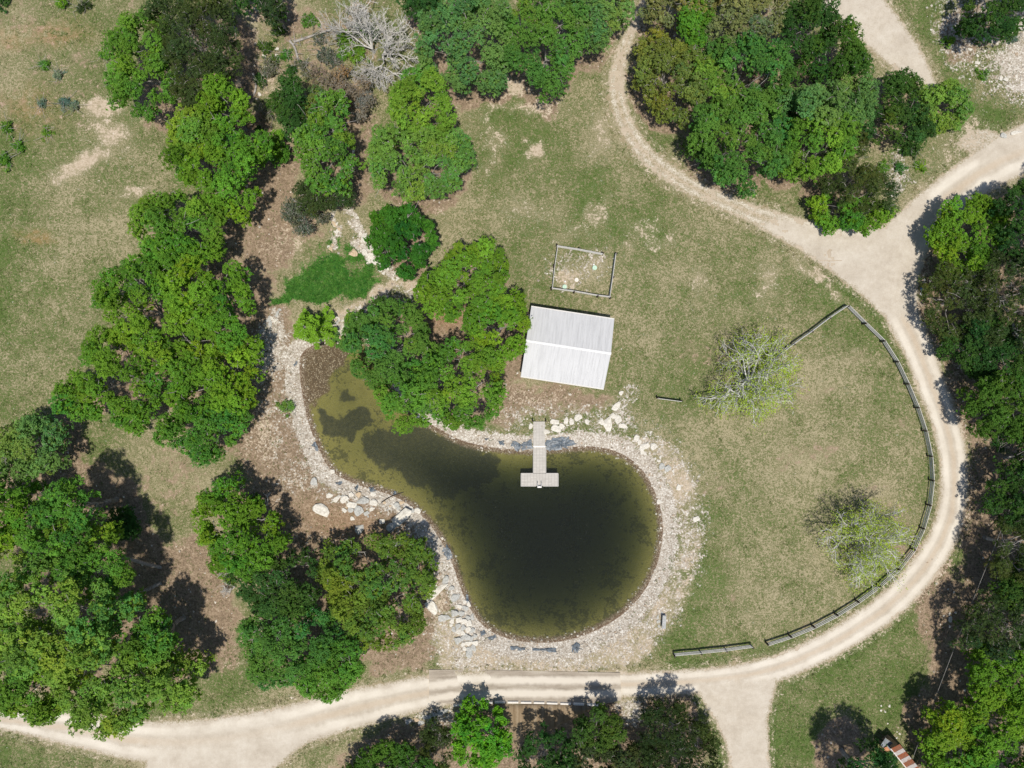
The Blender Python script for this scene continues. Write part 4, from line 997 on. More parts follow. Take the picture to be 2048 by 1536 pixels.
# ------------------------------------------------------------------ leaves and branches
STY = {  # foliage colour, leaf half length, lobe spacing
    'br': ((.135, .300, .020), .09, 1.4), 'brl': ((.165, .325, .034), .09, 1.35), 'bry': ((.148, .305, .022), .09, 1.35), 'brt': ((.150, .305, .032), .095, 1.25), 'vb': ((.130, .350, .016), .11, 1.15),
    'mdb': ((.128, .290, .028), .085, 1.3), 'md': ((.108, .255, .038), .085, 1.3), 'mdl': ((.155, .295, .066), .085, 1.35), 'mdk': ((.066, .145, .024), .08, 1.15),
    'lt': ((.155, .325, .034), .085, 1.25), 'ltg': ((.168, .330, .052), .085, 1.25), 'dk': ((.046, .125, .022), .08, 1.2), 'dkb': ((.066, .165, .020), .085, 1.25),
    'cd': ((.068, .112, .030), .075, 1.05), 'cdk': ((.050, .086, .022), .075, 1.05), 'ol': ((.175, .235, .042), .085, 1.15), 'olg': ((.205, .245, .085), .085, 1.15), 'olk': ((.090, .115, .030), .08, 1.15), 'olb': ((.165, .270, .030), .085, 1.15),
    'em': ((.050, .180, .016), .11, 1.15), 'lm': ((.190, .340, .044), .11, 1.35), 'lmg': ((.135, .285, .028), .105, 1.35), 'brn': ((.22, .19, .14), .075, 1.0), 'scr': ((.145, .165, .10), .075, .9),
    'grey': ((.17, .25, .17), .07, .5)}

def leaves_at(C, N, rng, size, col, elong=.55, spread=.6):
    """rhombic leaves at centres C with mean normals N"""
    n = len(C)
    nr = N + rng.normal(0, spread, (n, 3)); nr[:, 2] = np.abs(nr[:, 2]) * .9 + nr[:, 2] * .1
    nr /= np.linalg.norm(nr, axis=1, keepdims=True) + 1e-9
    a = rng.normal(0, 1, (n, 3)); u = np.cross(nr, a); u /= np.linalg.norm(u, axis=1, keepdims=True) + 1e-9
    v = np.cross(nr, u)
    s = (size * rng.uniform(.6, 1.3, n))[:, None]
    fold = nr * s * .25
    V = np.stack([C - u * s, C + v * s * elong + fold, C + u * s, C - v * s * elong + fold], 1).reshape(-1, 3)
    F = np.arange(4 * n).reshape(-1, 4)
    return V, F, np.repeat(col, 4, 0)

def limbs(base, tops, rng, r0, split):
    """trunk to a fork, then curved limbs to the given points"""
    P0, P1, R0, R1 = [], [], [], []
    fork = np.array(split, float)
    def seg(a, b, ra, rb, k=3, wob=.08):
        L = np.linalg.norm(b - a); pts = [a]
        for i in range(1, k + 1):
            t = i / k; p = a + (b - a) * t
            if i < k: p = p + rng.normal(0, wob * L, 3) * (1, 1, .5)
            pts.append(p)
        for i in range(k):
            P0.append(pts[i]); P1.append(pts[i + 1]); R0.append(ra + (rb - ra) * i / k); R1.append(ra + (rb - ra) * (i + 1) / k)
        return pts
    seg(np.array(base, float), fork, r0, r0 * .75, 3, .03)
    for tp in tops:
        tp = np.asarray(tp, float); mid = fork * .45 + tp * .55; mid[2] = max(mid[2], fork[2] + .2) - .3
        seg(fork, mid, r0 * .42, r0 * .22, 2, .06); seg(mid, tp, r0 * .22, .02, 3, .08)
        for _ in range(3):
            q = mid + (tp - mid) * rng.uniform(.2, .9); e = q + rng.normal(0, .7, 3) * (1, 1, .5) + (0, 0, .35)
            seg(q, e, r0 * .10 + .01, .012, 2, .12)
    V, Q = tube_arrays(np.array(P0), np.array(P1), np.array(R0), np.array(R1), 5)
    return V, Q

NLEAF = 0
def build_tree(t, seed):
    global NLEAF
    rng = np.random.default_rng(seed)
    base, lsize, sp = STY[t['style']]
    base = np.array(base); h = t['h']; w = t['w']
    bush = t['cat'] == 'bush'
    x0, y0 = w.min(0); x1, y1 = w.max(0)
    gx_, gy_ = np.meshgrid(np.arange(x0, x1 + sp, sp), np.arange(y0, y1 + sp, sp * .87))
    gx_[1::2] += sp / 2
    P = np.stack([gx_.ravel(), gy_.ravel()], 1) + rng.normal(0, sp * .22, (gx_.size, 2))
    # a ring of lobes follows the outline, the rest fills the inside
    ws = np.concatenate([w, w[:1]]); seg = np.linalg.norm(np.diff(ws, axis=0), axis=1); cum = np.concatenate([[0], np.cumsum(seg)])
    nr_ = max(5, int(cum[-1] / (sp * .78))); q = (np.arange(nr_) + rng.uniform(-.3, .3, nr_)) / nr_ * cum[-1]
    Pr = np.stack([np.interp(q % cum[-1], cum, ws[:, i]) for i in (0, 1)], 1)
    c0 = w.mean(0); v = c0 - Pr; Pr = Pr + v / np.linalg.norm(v, axis=1, keepdims=True) * (sp * (.10 + .62 * rng.random(nr_)))[:, None]
    sd0 = -sdf_poly(w, P[:, 0], P[:, 1]); P = np.concatenate([P[sd0 > sp * .85], Pr])
    sd = -sdf_poly(w, P[:, 0], P[:, 1])
    k = sd > 0; P, sd = P[k], sd[k]
    if len(P) < 3: P = np.array([w.mean(0)] * 3) + rng.normal(0, .2, (3, 2)); sd = np.full(3, .4)
    ctr = w.mean(0); R = max(sd.max(), .5)
    if t['base'] is not None: bx, by = W(*t['base'])
    else: bx, by = ctr
    gz = zg(bx, by)
    low = h * (.12 if bush else .30)
    dome = np.sqrt(np.clip(1 - (1 - np.clip(sd / min(R, 3.0), 0, 1)) ** 2, 0, 1))
    nn = fbm(P[:, 0] + seed * 7.7, P[:, 1] - seed * 3.1, 2.6, 5, 2)
    z = low + (h - sp * .5 - low) * (.36 + .64 * dome) + (nn - .60) * (h - low) * .62 + rng.normal(0, .38, len(P)) * (1 if not bush else .4)
    z = np.clip(z, low * .9, h - sp * .3)
    r = sp * (.46 + .42 * rng.random(len(P)) ** 1.5)
    keep = rng.random(len(P)) > {'scr': .25, 'brn': .25, 'cd': .10, 'brt': .06}.get(t['style'], .085)
    Pc = np.column_stack([P, z])[keep]; r = r[keep]; sdk = sd[keep]
    # a lower storey of lobes gives the crown its depth
    ed = sdk < 1.9
    sk = Pc[ed] + rng.normal(0, .3, (ed.sum(), 3)); sk[:, 2] = np.maximum(Pc[ed][:, 2] - rng.uniform(.7, 1.7, ed.sum()) * (h / 8), low * .75)
    under = Pc[~ed] + rng.normal(0, .5, (len(Pc[~ed]), 3)); under[:, 2] -= rng.uniform(1.2, 2.4, len(under)) * (h / 8)
    under[:, 2] = np.maximum(under[:, 2], low * .8)
    C = np.concatenate([Pc, sk, under]); rr = np.concatenate([r, r[ed] * .85, r[~ed] * .9])
    tier = np.concatenate([np.ones(len(Pc)), np.full(len(sk), .55), np.full(len(under), .45)])
    # sprays over the upper side of each lobe, leaves on each spray
    rs = {'lm': .25, 'lmg': .25, 'em': .22, 'vb': .24}.get(t['style'], .20)
    nsub = np.maximum(4, rr * rr * 2.2 * math.pi / (math.pi * rs * rs) * 1.25 * tier).astype(int)
    pid = np.repeat(np.arange(len(C)), nsub); m = len(pid)
    d = rng.normal(0, 1, (m, 3)); d[:, 2] = d[:, 2] * .9 + .35; d /= np.linalg.norm(d, axis=1, keepdims=True)
    wob = vnoise(d[:, 0] * 2.1 + pid * 3.7, d[:, 1] * 2.1 + d[:, 2] * 1.3, seed)
    S = C[pid] + d * (rr[pid] * (.62 + .50 * wob) * rng.uniform(.9, 1.06, m))[:, None] * (1, 1, .82)
    per = {'cd': 13, 'cdk': 13, 'scr': 6, 'brn': 8}.get(t['style'], 11)
    lid_ = np.repeat(np.arange(m), per); n = len(lid_)
    e = rng.normal(0, 1, (n, 3)); e /= np.linalg.norm(e, axis=1, keepdims=True)
    L = S[lid_] + e * (rng.uniform(.15, 1.0, n) * rs)[:, None] * (1, 1, .75)
    N = d[lid_] * .5 + e * .3 + np.array([0, 0, .85])
    # colour: clump to clump and leaf to leaf variation of the foliage itself
    pv = rng.normal(1, .12, len(C)); py = rng.normal(0, .085, len(C)); sv = rng.normal(1, .09, m)
    val = (pv[pid] * sv)[lid_] * rng.normal(1, .10, n)
    val = np.clip(val, .45, 1.7)
    patch = fbm(C[:, 0], C[:, 1], 3.2, 400 + seed, 2) - .5
    yel = (py + .75 * patch)[pid][lid_] + rng.normal(0, .045, n)
    col = base[None] * val[:, None]
    val = val * (1 + .5 * patch[pid][lid_])
    col = base[None] * val[:, None]; col = col * .94 + col.mean(1, keepdims=True) * .06
    col[:, 0] *= np.clip(1 + yel, .6, 1.5); col[:, 2] *= np.clip(1 - yel, .5, 1.6)
    tw = rng.random(n) < {'brt': .03, 'ltg': .02, 'olg': .05, 'ol': .02, 'cd': .02, 'scr': .2, 'brn': .25}.get(t['style'], .006)
    col[tw] = np.array([.30, .28, .26]) * rng.uniform(.7, 1.2, (tw.sum(), 1))
    # coarser leaves inside each lobe close it against the light
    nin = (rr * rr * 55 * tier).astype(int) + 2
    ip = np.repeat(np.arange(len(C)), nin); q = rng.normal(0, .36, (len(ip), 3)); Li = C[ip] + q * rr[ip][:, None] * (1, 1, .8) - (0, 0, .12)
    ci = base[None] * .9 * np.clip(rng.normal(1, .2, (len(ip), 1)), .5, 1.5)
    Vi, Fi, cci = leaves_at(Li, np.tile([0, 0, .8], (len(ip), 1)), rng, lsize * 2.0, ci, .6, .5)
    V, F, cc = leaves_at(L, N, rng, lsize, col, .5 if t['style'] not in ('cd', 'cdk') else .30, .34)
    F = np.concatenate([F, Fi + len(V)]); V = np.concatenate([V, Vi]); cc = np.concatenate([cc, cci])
    NLEAF += len(F)
    nb_ = 0 if bush else int(len(Pc) * {'brt': 1.0, 'ltg': .9, 'ol': .7, 'olg': 1.0, 'cd': .5, 'mdl': .6, 'olb': .7}.get(t['style'], .35))
    if nb_:
        qi = rng.integers(0, len(Pc), nb_); dd = rng.normal(0, 1, (nb_, 3)); dd[:, 2] = .35 + np.abs(dd[:, 2]) * .5; dd /= np.linalg.norm(dd, axis=1, keepdims=True)
        a0 = Pc[qi] + dd * (r[qi] * .35)[:, None]; a1 = Pc[qi] + dd * (r[qi] * rng.uniform(.95, 1.18, nb_))[:, None]; am = (a0 + a1) / 2 + rng.normal(0, .10, (nb_, 3))
        V2, Q2 = tube_arrays(np.concatenate([a0, am]), np.concatenate([am, a1]), np.concatenate([np.full(nb_, .04), np.full(nb_, .028)]), np.concatenate([np.full(nb_, .028), np.full(nb_, .014)]), 4)
        F = np.concatenate([F, Q2 + len(V)]); V = np.concatenate([V, V2]); cc = np.concatenate([cc, np.tile([[.36, .34, .32]], (len(V2), 1))])
    org = np.array([bx, by, gz])
    root = empty(t['name'], org, t['label'], t['cat'], t['group'])
    mesh_obj('crown', V - org, F, M['leaf'], root, col=cc)
    # trunk and limbs
    ntop = 4 if bush else int(min(16, 6 + len(Pc) * .10))
    sel = rng.choice(len(Pc), min(ntop, len(Pc)), replace=False)
    split = np.array([bx * .7 + ctr[0] * .3, by * .7 + ctr[1] * .3, max(gz + low * .75, .25)])
    if t['base'] is not None: split = np.array([bx * .25 + ctr[0] * .75, by * .25 + ctr[1] * .75, h * .5])
    tops = Pc[sel] + np.array([0, 0, .1]) * r[sel][:, None]
    r0 = .05 + h * (.012 if bush else .022)
    if t['base'] is not None: r0 = .20
    V, Q = limbs((bx, by, gz - .2), tops, rng, r0, split)
    mesh_obj('trunk', V - org, Q, M['bark'], root, smooth=True)
for i, t in enumerate(T): build_tree(t, 100 + i)

def grow(base, dirs, rng, length, r0, depth, spread=.55, up=.12, shrink=.72, kids=(2, 3), droop=0.0, wob=.18):
    """recursive branching; returns segment arrays and the tips"""
    P0, P1, R0, R1, tips, dr = [], [], [], [], [], []
    def rec(p, d, L, r, k):
        q = p; nseg = 3 if k > 1 else 2
        for i in range(nseg):
            d = d + rng.normal(0, wob, 3) + np.array([0, 0, up - droop]); d = d / np.linalg.norm(d)
            e = q + d * L / nseg
            ra = r * (1 - .30 * i / nseg); rb = r * (1 - .30 * (i + 1) / nseg)
            P0.append(q); P1.append(e); R0.append(ra); R1.append(rb); q = e
            if k > 0 and i < nseg - 1 and rng.random() < .75: rec(q, side(d), L * .6, rb * .55, k - 1)
        if k == 0: tips.append(q); dr.append(d); return
        for _ in range(rng.integers(kids[0], kids[1] + 1)): rec(q, side(d), L * shrink * rng.uniform(.8, 1.15), r * .62, k - 1)
    def side(d):
        e = d + rng.normal(0, spread, 3); return e / np.linalg.norm(e)
    for b, d in zip(base, dirs): rec(np.array(b, float), np.array(d, float) / np.linalg.norm(d), length, r0, depth)
    return np.array(P0), np.array(P1), np.array(R0), np.array(R1), np.array(tips), np.array(dr)

def bare_tree(name, px, py, h, dirs, label, cat, seed, depth, length, r0, mat='dead', leafcol=None, nleaf=0, group=None, minr=.011, **kw):
    rng = np.random.default_rng(seed)
    x, y, z = G(px, py); org = np.array([x, y, z])
    root = empty(name, org, label, cat, group)
    trunk = max(h * .16, .2)
    A = grow([(0, 0, trunk)] * len(dirs), dirs, rng, length, r0 * .6, depth, **kw)
    P0 = np.concatenate([[(0, 0, -.2)], A[0]]); P1 = np.concatenate([[(0, 0, trunk + .02)], A[1]])
    R0 = np.maximum(np.concatenate([[r0]], axis=0) if False else np.concatenate([[r0], A[2]]), minr); R1 = np.maximum(np.concatenate([[r0 * .9], A[3]]), minr)
    big = R0 > .035
    big[0] = True
    V, Q = tube_arrays(P0[big], P1[big], R0[big], R1[big], 5); mesh_obj('trunk', V, Q, M[mat], root, smooth=True)
    if (~big).any():
        V, Q = tube_arrays(P0[~big], P1[~big], R0[~big], R1[~big], 3); mesh_obj('twigs', V, Q, M[mat], root)
    if nleaf:
        tips = A[4]; k = rng.integers(0, len(tips), nleaf)
        C = tips[k] + rng.normal(0, .26, (nleaf, 3)); C[:, 2] = np.maximum(C[:, 2], .3)
        col = np.array(leafcol)[None] * np.clip(rng.normal(1, .22, (nleaf, 1)), .5, 1.6)
        V, F, cc = leaves_at(C, np.tile([0, 0, .8], (nleaf, 1)), rng, .075, col, .5, .6)
        mesh_obj('crown', V, F, M['leaf'], root, col=cc)
    return root
def ring(n, el, rng, jit=.25, a0=0.0):
    out = []
    for i in range(n):
        a = a0 + 2 * math.pi * i / n + rng.normal(0, jit); e = math.radians(el + rng.normal(0, 10)); out.append((math.cos(a) * math.cos(e), math.sin(a) * math.cos(e), math.sin(e)))
    return out
r_ = np.random.default_rng(3)
bare_tree('budding_tree', 1490, 762, 8, ring(8, 26, r_) + [(0, 0, 1), (.2, -.3, 1)], 'half bare tree with lime buds in the field at the end of the fence leg', 'tree', 21, 4, 2.2, .21, 'palebark', (.36, .50, .05), 8500, 'half bare trees inside the fenced field', minr=.009, up=.06, spread=.5)
bare_tree('budding_tree', 1706, 1068, 7.5, ring(8, 28, r_) + [(0, 0, 1), (-.2, -.3, 1)], 'half bare tree with lime buds overhanging the curved fence', 'tree', 22, 4, 2.0, .20, 'palebark', (.36, .49, .055), 8500, 'half bare trees inside the fenced field', minr=.009, up=.06, spread=.5)
# the dead grey trees at the top
bare_tree('dead_tree', 748, 105, 5, [(-.5, .5, .5), (-.7, .7, .25), (-.2, .6, .5), (-.9, .2, .3), (.1, .5, .7)], 'grey leafless dead tree leaning up and left at the top edge', 'tree', 31, 4, 2.0, .15, 'dead', minr=.016, up=.03, spread=.5, group='grey dead trees by the creek')
bare_tree('dead_tree', 768, 118, 5, [(.6, .4, .5), (.8, .1, .4), (.4, -.3, .5), (.5, .6, .5), (.1, -.6, .5)], 'grey leafless dead tree spreading right toward a pale green crown', 'tree', 33, 4, 1.75, .15, 'dead', minr=.016, up=.03, spread=.5, group='grey dead trees by the creek')
bare_tree('dead_tree', 770, 140, 4, [(.1, -.8, .4), (.4, -.6, .4), (-.3, -.5, .5), (-.5, -.2, .5)], 'grey leafless dead tree drooping down toward the lawn pair', 'tree', 35, 4, 1.4, .12, 'dead', minr=.014, up=.02, spread=.5, group='grey dead trees by the creek')
for (px, py, dirs, ln, dp, lb, mt, sd_) in (
        (470, 1139, [(-.9, .2, .3), (-.8, -.2, .35)], .62, 3, 'small white dead branch sticking out left of the darker green tree', 'dead', 41),
        (472, 1172, [(-.8, -.3, .3), (-.6, -.7, .3), (-.9, .3, .3)], .62, 3, 'white dead branch just below another at the left of the darker green tree', 'dead', 42),
        (622, 305, [(-.9, .2, .4), (-.8, -.3, .4)], .6, 3, 'small white dead branch left of the narrow bright tree', 'dead', 43),
        (640, 152, [(-.5, .2, .6), (.4, .3, .6), (-.3, -.4, .6), (.3, -.2, .7)], .7, 3, 'grey brown dead brush above the brownish bush', 'deadbrown', 44),
        (1925, 592, [(.2, .4, .9), (-.6, .2, .7), (.5, -.3, .7), (-.2, -.5, .8)], 1.3, 4, 'bare grey twiggy shrub inside the dark cedar right of the junction', 'dead', 45),
        (2000, 1240, [(.2, .4, .9), (-.5, .2, .8), (.5, -.3, .8)], 1.4, 4, 'bare grey twiggy shrub beside the cedar at the cable', 'dead', 46),
        (535, 1010, [(-.7, .2, .5), (.4, .5, .5)], .6, 3, 'thin dead grey twig at the right of the bright crown by the dirt bank', 'dead', 47),
        (1088, 1510, [(-.3, .5, .8), (.2, .6, .7)], 1.1, 3, 'bare white twig rising from the dark tree below the spillway', 'dead', 48)):
    bare_tree('dead_branch', px, py, 2.0 if sd_ not in (45, 46, 48) else 12, dirs, lb, 'branch', sd_, dp, ln, .06, mt, minr=.013, up=.04, spread=.5)

# feathery cypress sapling on the little dam
def cypress():
    rng = np.random.default_rng(77)
    x, y, z = G(634, 660); org = np.array([x, y, z])
    root = empty('cypress_tree', org, 'feathery light green cypress sapling on the dam at the head of the pond', 'tree', GP)
    P0, P1, R0, R1, C, N = [], [], [], [], [], []
    for i in range(34):
        a = rng.uniform(0, 2 * math.pi); zb = rng.uniform(.5, 4.6); L = (2.7 - zb * .42) * rng.uniform(.8, 1.1)
        d = np.array([math.cos(a), math.sin(a), .12]); p = np.array([0, 0, zb]); e = p + d * L
        P0.append(p); P1.append(e); R0.append(.03); R1.append(.01)
        for k in range(int(120 * L)):
            s = rng.uniform(.25, 1.05); side = np.cross(d, (0, 0, 1)) * rng.normal(0, .20 * (1.15 - s * .5)); C.append(p + d * L * s + side + rng.normal(0, .03, 3)); N.append((0, 0, 1))
    V, Q = tube_arrays(np.array(P0 + [np.array([0, 0, -.2])]), np.array(P1 + [np.array([0, 0, 5.0])]), np.array(R0 + [.10]), np.array(R1 + [.02]), 5)
    mesh_obj('trunk', V, Q, M['bark'], root, smooth=True)
    C = np.array(C); n = len(C); col = np.array([[.21, .40, .035]]) * np.clip(rng.normal(1, .2, (n, 1)), .5, 1.5)
    V, F, cc = leaves_at(C, np.array(N, float), rng, .11, col, .38, .3); mesh_obj('crown', V, F, M['leaf'], root, col=cc)
cypress()

# small weeds and bushes of the open ground
def weeds():
    rng = np.random.default_rng(55)
    spec = [(128, 203, 14, 'grey', 'largest grey green weed clump in the upper left field'), (146, 214, 9, 'grey', 'grey green weed clump just right of the largest one in the upper left field'), (115, 150, 9, 'grey', 'grey green weed by itself above the largest weed clump'), (84, 208, 8, 'grey', 'small grey green weed left of the largest weed clump'),
            (92, 265, 11, 'mdb', 'bright green weed pair on the brown left field'), (14, 258, 14, 'mdk', 'dark weed clump at the left edge of the field'), (35, 290, 14, 'mdk', 'dark weed strip near the left edge of the field'), (10, 320, 16, 'mdk', 'lower dark weed patch at the left edge of the field'), (210, 108, 12, 'mdb', 'dull green weed left of the bright tree at the upper left'),
            (85, 128, 10, 'mdk', 'dark green weed on the brown ground at the upper left'), (125, 5, 16, 'br', 'vivid green bush cut by the top edge at the left'), (165, 12, 14, 'cd', 'dark bush cut by the top edge right of a vivid green one'), (10, 2, 16, 'dk', 'black green bush in the top left corner'),
            (1899, 84, 10, 'mdb', 'small green bush on the rubble slope, upper one'), (1968, 148, 8, 'mdb', 'small yellow green bush among white rubble'), (2022, 76, 7, 'grey', 'grey green bush by the dark corner tree'), (1769, 332, 11, 'md', 'green weed on the stony verge, largest of three'), (1799, 334, 8, 'md', 'green weed on the stony verge, middle of three'), (1843, 334, 9, 'mdb', 'green weed on the stony verge, rightmost of three'),
            (1820, 300, 16, 'mdk', 'flat dark weed patch below the dark bush by the junction'), (572, 812, 13, 'ltg', 'pale green tuft on the dirt bank left of the pond'), (511, 998, 7, 'mdk', 'tiny dark weed on the dirt bank below the left clump'), (998, 173, 6, 'mdb', 'tiny green weed on the bare patch at the top'), (1840, 330, 6, 'md', None), (455, 1160, 10, 'mdb', 'low green weed below the bright crown at the lower left'),
            (620, 40, 12, 'md', 'low green bush above the fallen grey log'), (690, 75, 16, 'mdb', 'green bush under the left dead tree'), (715, 110, 18, 'mdb', 'larger green bush below the left dead tree'), (745, 70, 14, 'md', 'green bush between the two dead trees'), (650, 110, 16, 'scr', 'olive scrub right of the upright grey log'), (540, 140, 16, 'scr', 'greyish scrub on the dry creek stones'),
            (585, 140, 10, 'dk', 'dark weed on the dry creek bed'), (520, 160, 11, 'mdk', 'green weed beside the dark sided log'), (1995, 885, 12, 'mdk', 'green weed at the edge of the wood above the grey log'), (1770, 1525, 18, 'mdk', 'green bush in the shade of the lean-to'), (1820, 440, 8, 'mdk', None)] + [(x, y, r, sty, 'low scrub bush on the dry creek bed at the top') for x, y, r, sty in ((530, 95, 11, 'mdk'), (555, 215, 12, 'scr'), (560, 60, 13, 'mdk'), (605, 130, 10, 'scr'), (570, 110, 9, 'mdb'), (535, 230, 12, 'scr'), (520, 265, 10, 'mdk'), (640, 75, 12, 'scr'), (690, 105, 12, 'mdb'), (670, 120, 13, 'scr'), (720, 60, 10, 'mdb'), (580, 180, 8, 'scr'), (545, 120, 8, 'mdk'), (500, 240, 9, 'scr'), (620, 150, 12, 'scr'))]
    for px, py, r, sty, lb in spec:
        if lb is None: continue
        if px < 250: r *= .72; sty = {'mdk': 'mdb', 'dk': 'mdk', 'grey': 'grey'}.get(sty, sty)
        a = np.linspace(0, 2 * math.pi, 9)[:-1]
        poly = [(px + math.cos(b) * r * rng.uniform(.75, 1.2), py + math.sin(b) * r * rng.uniform(.75, 1.2)) for b in a]
        t = dict(style=sty, h=max(.5, r / 16.0), poly=poly, label=lb, cat='bush', name='weed_clump' if 'weed' in lb or 'tuft' in lb else 'bush', group='small bushes and weeds', base=None, low=None)
        t['w'] = WP(smooth_poly(poly, 1), .3)
        if lb.startswith('low scrub'): t['group'] = 'scrub on the dry creek bed'
        old = STY[sty]; STY[sty] = (old[0], .07, .42); build_tree(t, 500 + int(px)); STY[sty] = old
weeds()

# ------------------------------------------------------------------ rocks
def rock_mesh(seed, flat=.6, npt=16):
    import bmesh
    rng = np.random.default_rng(seed * 11 + 3)
    p = rng.normal(0, 1, (npt, 3)); p /= np.linalg.norm(p, axis=1, keepdims=True); p *= rng.uniform(.85, 1.15, (npt, 1))
    p[:, 2] = np.clip(p[:, 2], -.6, .72 + .1 * rng.random()) * flat
    bm = bmesh.new(); vs = [bm.verts.new(q) for q in p]
    r = bmesh.ops.convex_hull(bm, input=vs)
    bmesh.ops.delete(bm, geom=[g for g in r['geom_interior'] if isinstance(g, bmesh.types.BMVert)], context='VERTS')
    bmesh.ops.bevel(bm, geom=list(bm.edges), offset=.05, segments=1, affect='EDGES', clamp_overlap=True)
    me = bpy.data.meshes.new('rock'); bm.to_mesh(me); bm.free(); return me
ROCKS = [rock_mesh(s, f, sb) for s, f, sb in ((1, .55, 18), (2, .45, 14), (3, .65, 20), (4, .4, 14), (5, .7, 16), (6, .5, 22))]
RMESH = {}
def rock(px, py, rx, ry, rot, label, mat='rock', group=None, sink=.25, name='rock', k=None, tall=1.0):
    k = random.randrange(6) if k is None else k
    if (k, mat) not in RMESH:
        me = ROCKS[k].copy(); me.materials.append(M[mat]); RMESH[(k, mat)] = me
    o = bpy.data.objects.new(name, RMESH[(k, mat)]); COL.objects.link(o)
    x, y, z = G(px, py)
    o.scale = (rx / 20 * 1.3, ry / 20 * 1.3, min(rx, ry) / 20 * 1.1 * tall); o.rotation_euler = (random.uniform(-.12, .12), random.uniform(-.12, .12), math.radians(rot))
    o.location = (x, y, z + o.scale[2] * .5 * (1 - sink * 1.6))
    return tag(o, label, 'rock', group)
GB_ = 'large boulders on the left bank of the pond'
rock(643, 1022, 15, 10, -35, 'large pale boulder with an orange tip alone on the dirt bank', 'rock', GB_, k=2)
rock(719, 1058, 9, 8, 40, 'grey pointed boulder at the end of the tree shade on the bank', 'rockgrey', GB_, k=4)
rock(702, 1098, 12, 9, 10, 'grey boulder half under the olive tree', 'rockgrey', GB_, k=0)
rock(803, 1035, 20, 10, 42, 'big pitted grey white boulder near the shore, upper piece', 'rock', GB_, k=5)
rock(785, 1052, 13, 8, 50, 'pitted grey white boulder joined below the biggest one', 'rockgrey', GB_, k=3)
rock(800, 1085, 11, 8, 20, 'grey boulder under the tip of the olive tree', 'rockgrey', GB_, k=1)
GS_ = 'flat slabs on the left bank of the pond'
for px, py, rx, ry, rot, mt, lb in ((727, 1002, 11, 6, 15, 'rockgrey', 'flat grey slab, largest of the loose slabs near the shore'), (704, 1010, 9, 6, -10, 'rock', 'flat pale slab left of the largest loose slab'), (719, 1023, 8, 9, 20, 'rockgrey', 'pointed flat slab below the largest loose slab'), (690, 999, 8, 6, 30, 'rock', 'pale slab at the left end of the loose slabs'),
        (747, 1007, 7, 6, -20, 'rock', 'pale slab right of the largest loose slab'), (744, 1018, 5, 4, 10, 'rock', 'small pale stone below the right hand slab'), (706, 1037, 5, 4, 0, 'rock', 'small white stone alone below the slabs'), (733, 1027, 5, 4, 30, 'rockgrey', 'small grey stone right of the pointed slab'), (630, 964, 8, 8, -20, 'rockgrey', 'round grey stone at the edge of the gravel strip'),
        (659, 991, 6, 5, 0, 'rock', 'round pale stone between the boulder and the shore'), (675, 997, 7, 5, 40, 'rock', 'pale stone left of the loose slabs'), (663, 944, 4, 4, 0, 'rock', 'white stone at the water edge of the left bank'), (793, 1012, 5, 5, 0, 'rockgrey', 'grey stone above the pitted boulder'), (822, 1022, 6, 5, 10, 'rockgrey', 'grey stone touching the top of the pitted boulder'),
        (834, 1024, 6, 5, -30, 'rock', 'pale stone between the pitted boulder and the water'), (764, 1043, 5, 5, 0, 'rock', 'pale stone left of the pitted boulder'), (702, 990, 4, 5, 30, 'rock', 'narrow white stone above the loose slabs'), (745, 989, 5, 4, 0, 'rock', 'white stone on the gravel above the right slab')):
    rock(px, py, rx, ry, rot, lb, mt, GS_, tall=.7)
GT_ = 'stones of the little spring pool'
rock(873, 1184, 21, 8, 38, 'long white slab curving round the upper left of the spring pool', 'rock', GT_, k=1, tall=.7)
rock(866, 1217, 19, 9, -52, 'large triangular slab at the lower left of the spring pool', 'rock', GT_, k=3, tall=.7)
rock(889, 1236, 10, 7, 5, 'squarish slab at the foot of the spring pool', 'rockgrey', GT_, k=1, tall=.7)
rock(910, 1196, 9, 7, 20, 'grey slab at the right of the spring pool', 'rockgrey', GT_, k=4, tall=.7)
rock(903, 1178, 5, 4, 0, 'small grey stone at the top of the spring pool', 'rockgrey', GT_)
rock(891, 1162, 5, 8, -20, 'upright grey stone above the spring pool', 'rockgrey', GT_)
rng = np.random.default_rng(91)
cob = [(918, 1214, 5), (909, 1226, 7), (922, 1228, 6), (930, 1218, 6), (937, 1210, 5), (928, 1205, 5), (944, 1236, 5), (935, 1237, 5), (918, 1240, 6), (905, 1241, 5), (928, 1243, 6), (938, 1248, 6), (916, 1252, 6), (926, 1254, 6), (936, 1259, 6), (908, 1258, 5), (917, 1263, 6), (926, 1266, 5),
       (934, 1272, 7), (944, 1262, 5), (925, 1276, 5), (943, 1277, 5), (949, 1285, 6), (936, 1285, 5), (947, 1295, 6), (938, 1298, 5), (927, 1288, 5), (939, 1306, 8), (916, 1280, 7), (903, 1250, 4), (950, 1272, 4), (930, 1296, 4)]
for x, y, r in cob:
    rock(x, y, r, r * rng.uniform(.7, .95), rng.uniform(0, 180), 'rounded grey stone in the cobble bed right of the spring pool', random.choice(['rockgrey', 'rockgrey', 'rock']), 'cobbles beside the spring pool', tall=.8)
GN_ = 'white rocks on the bank above the dock'
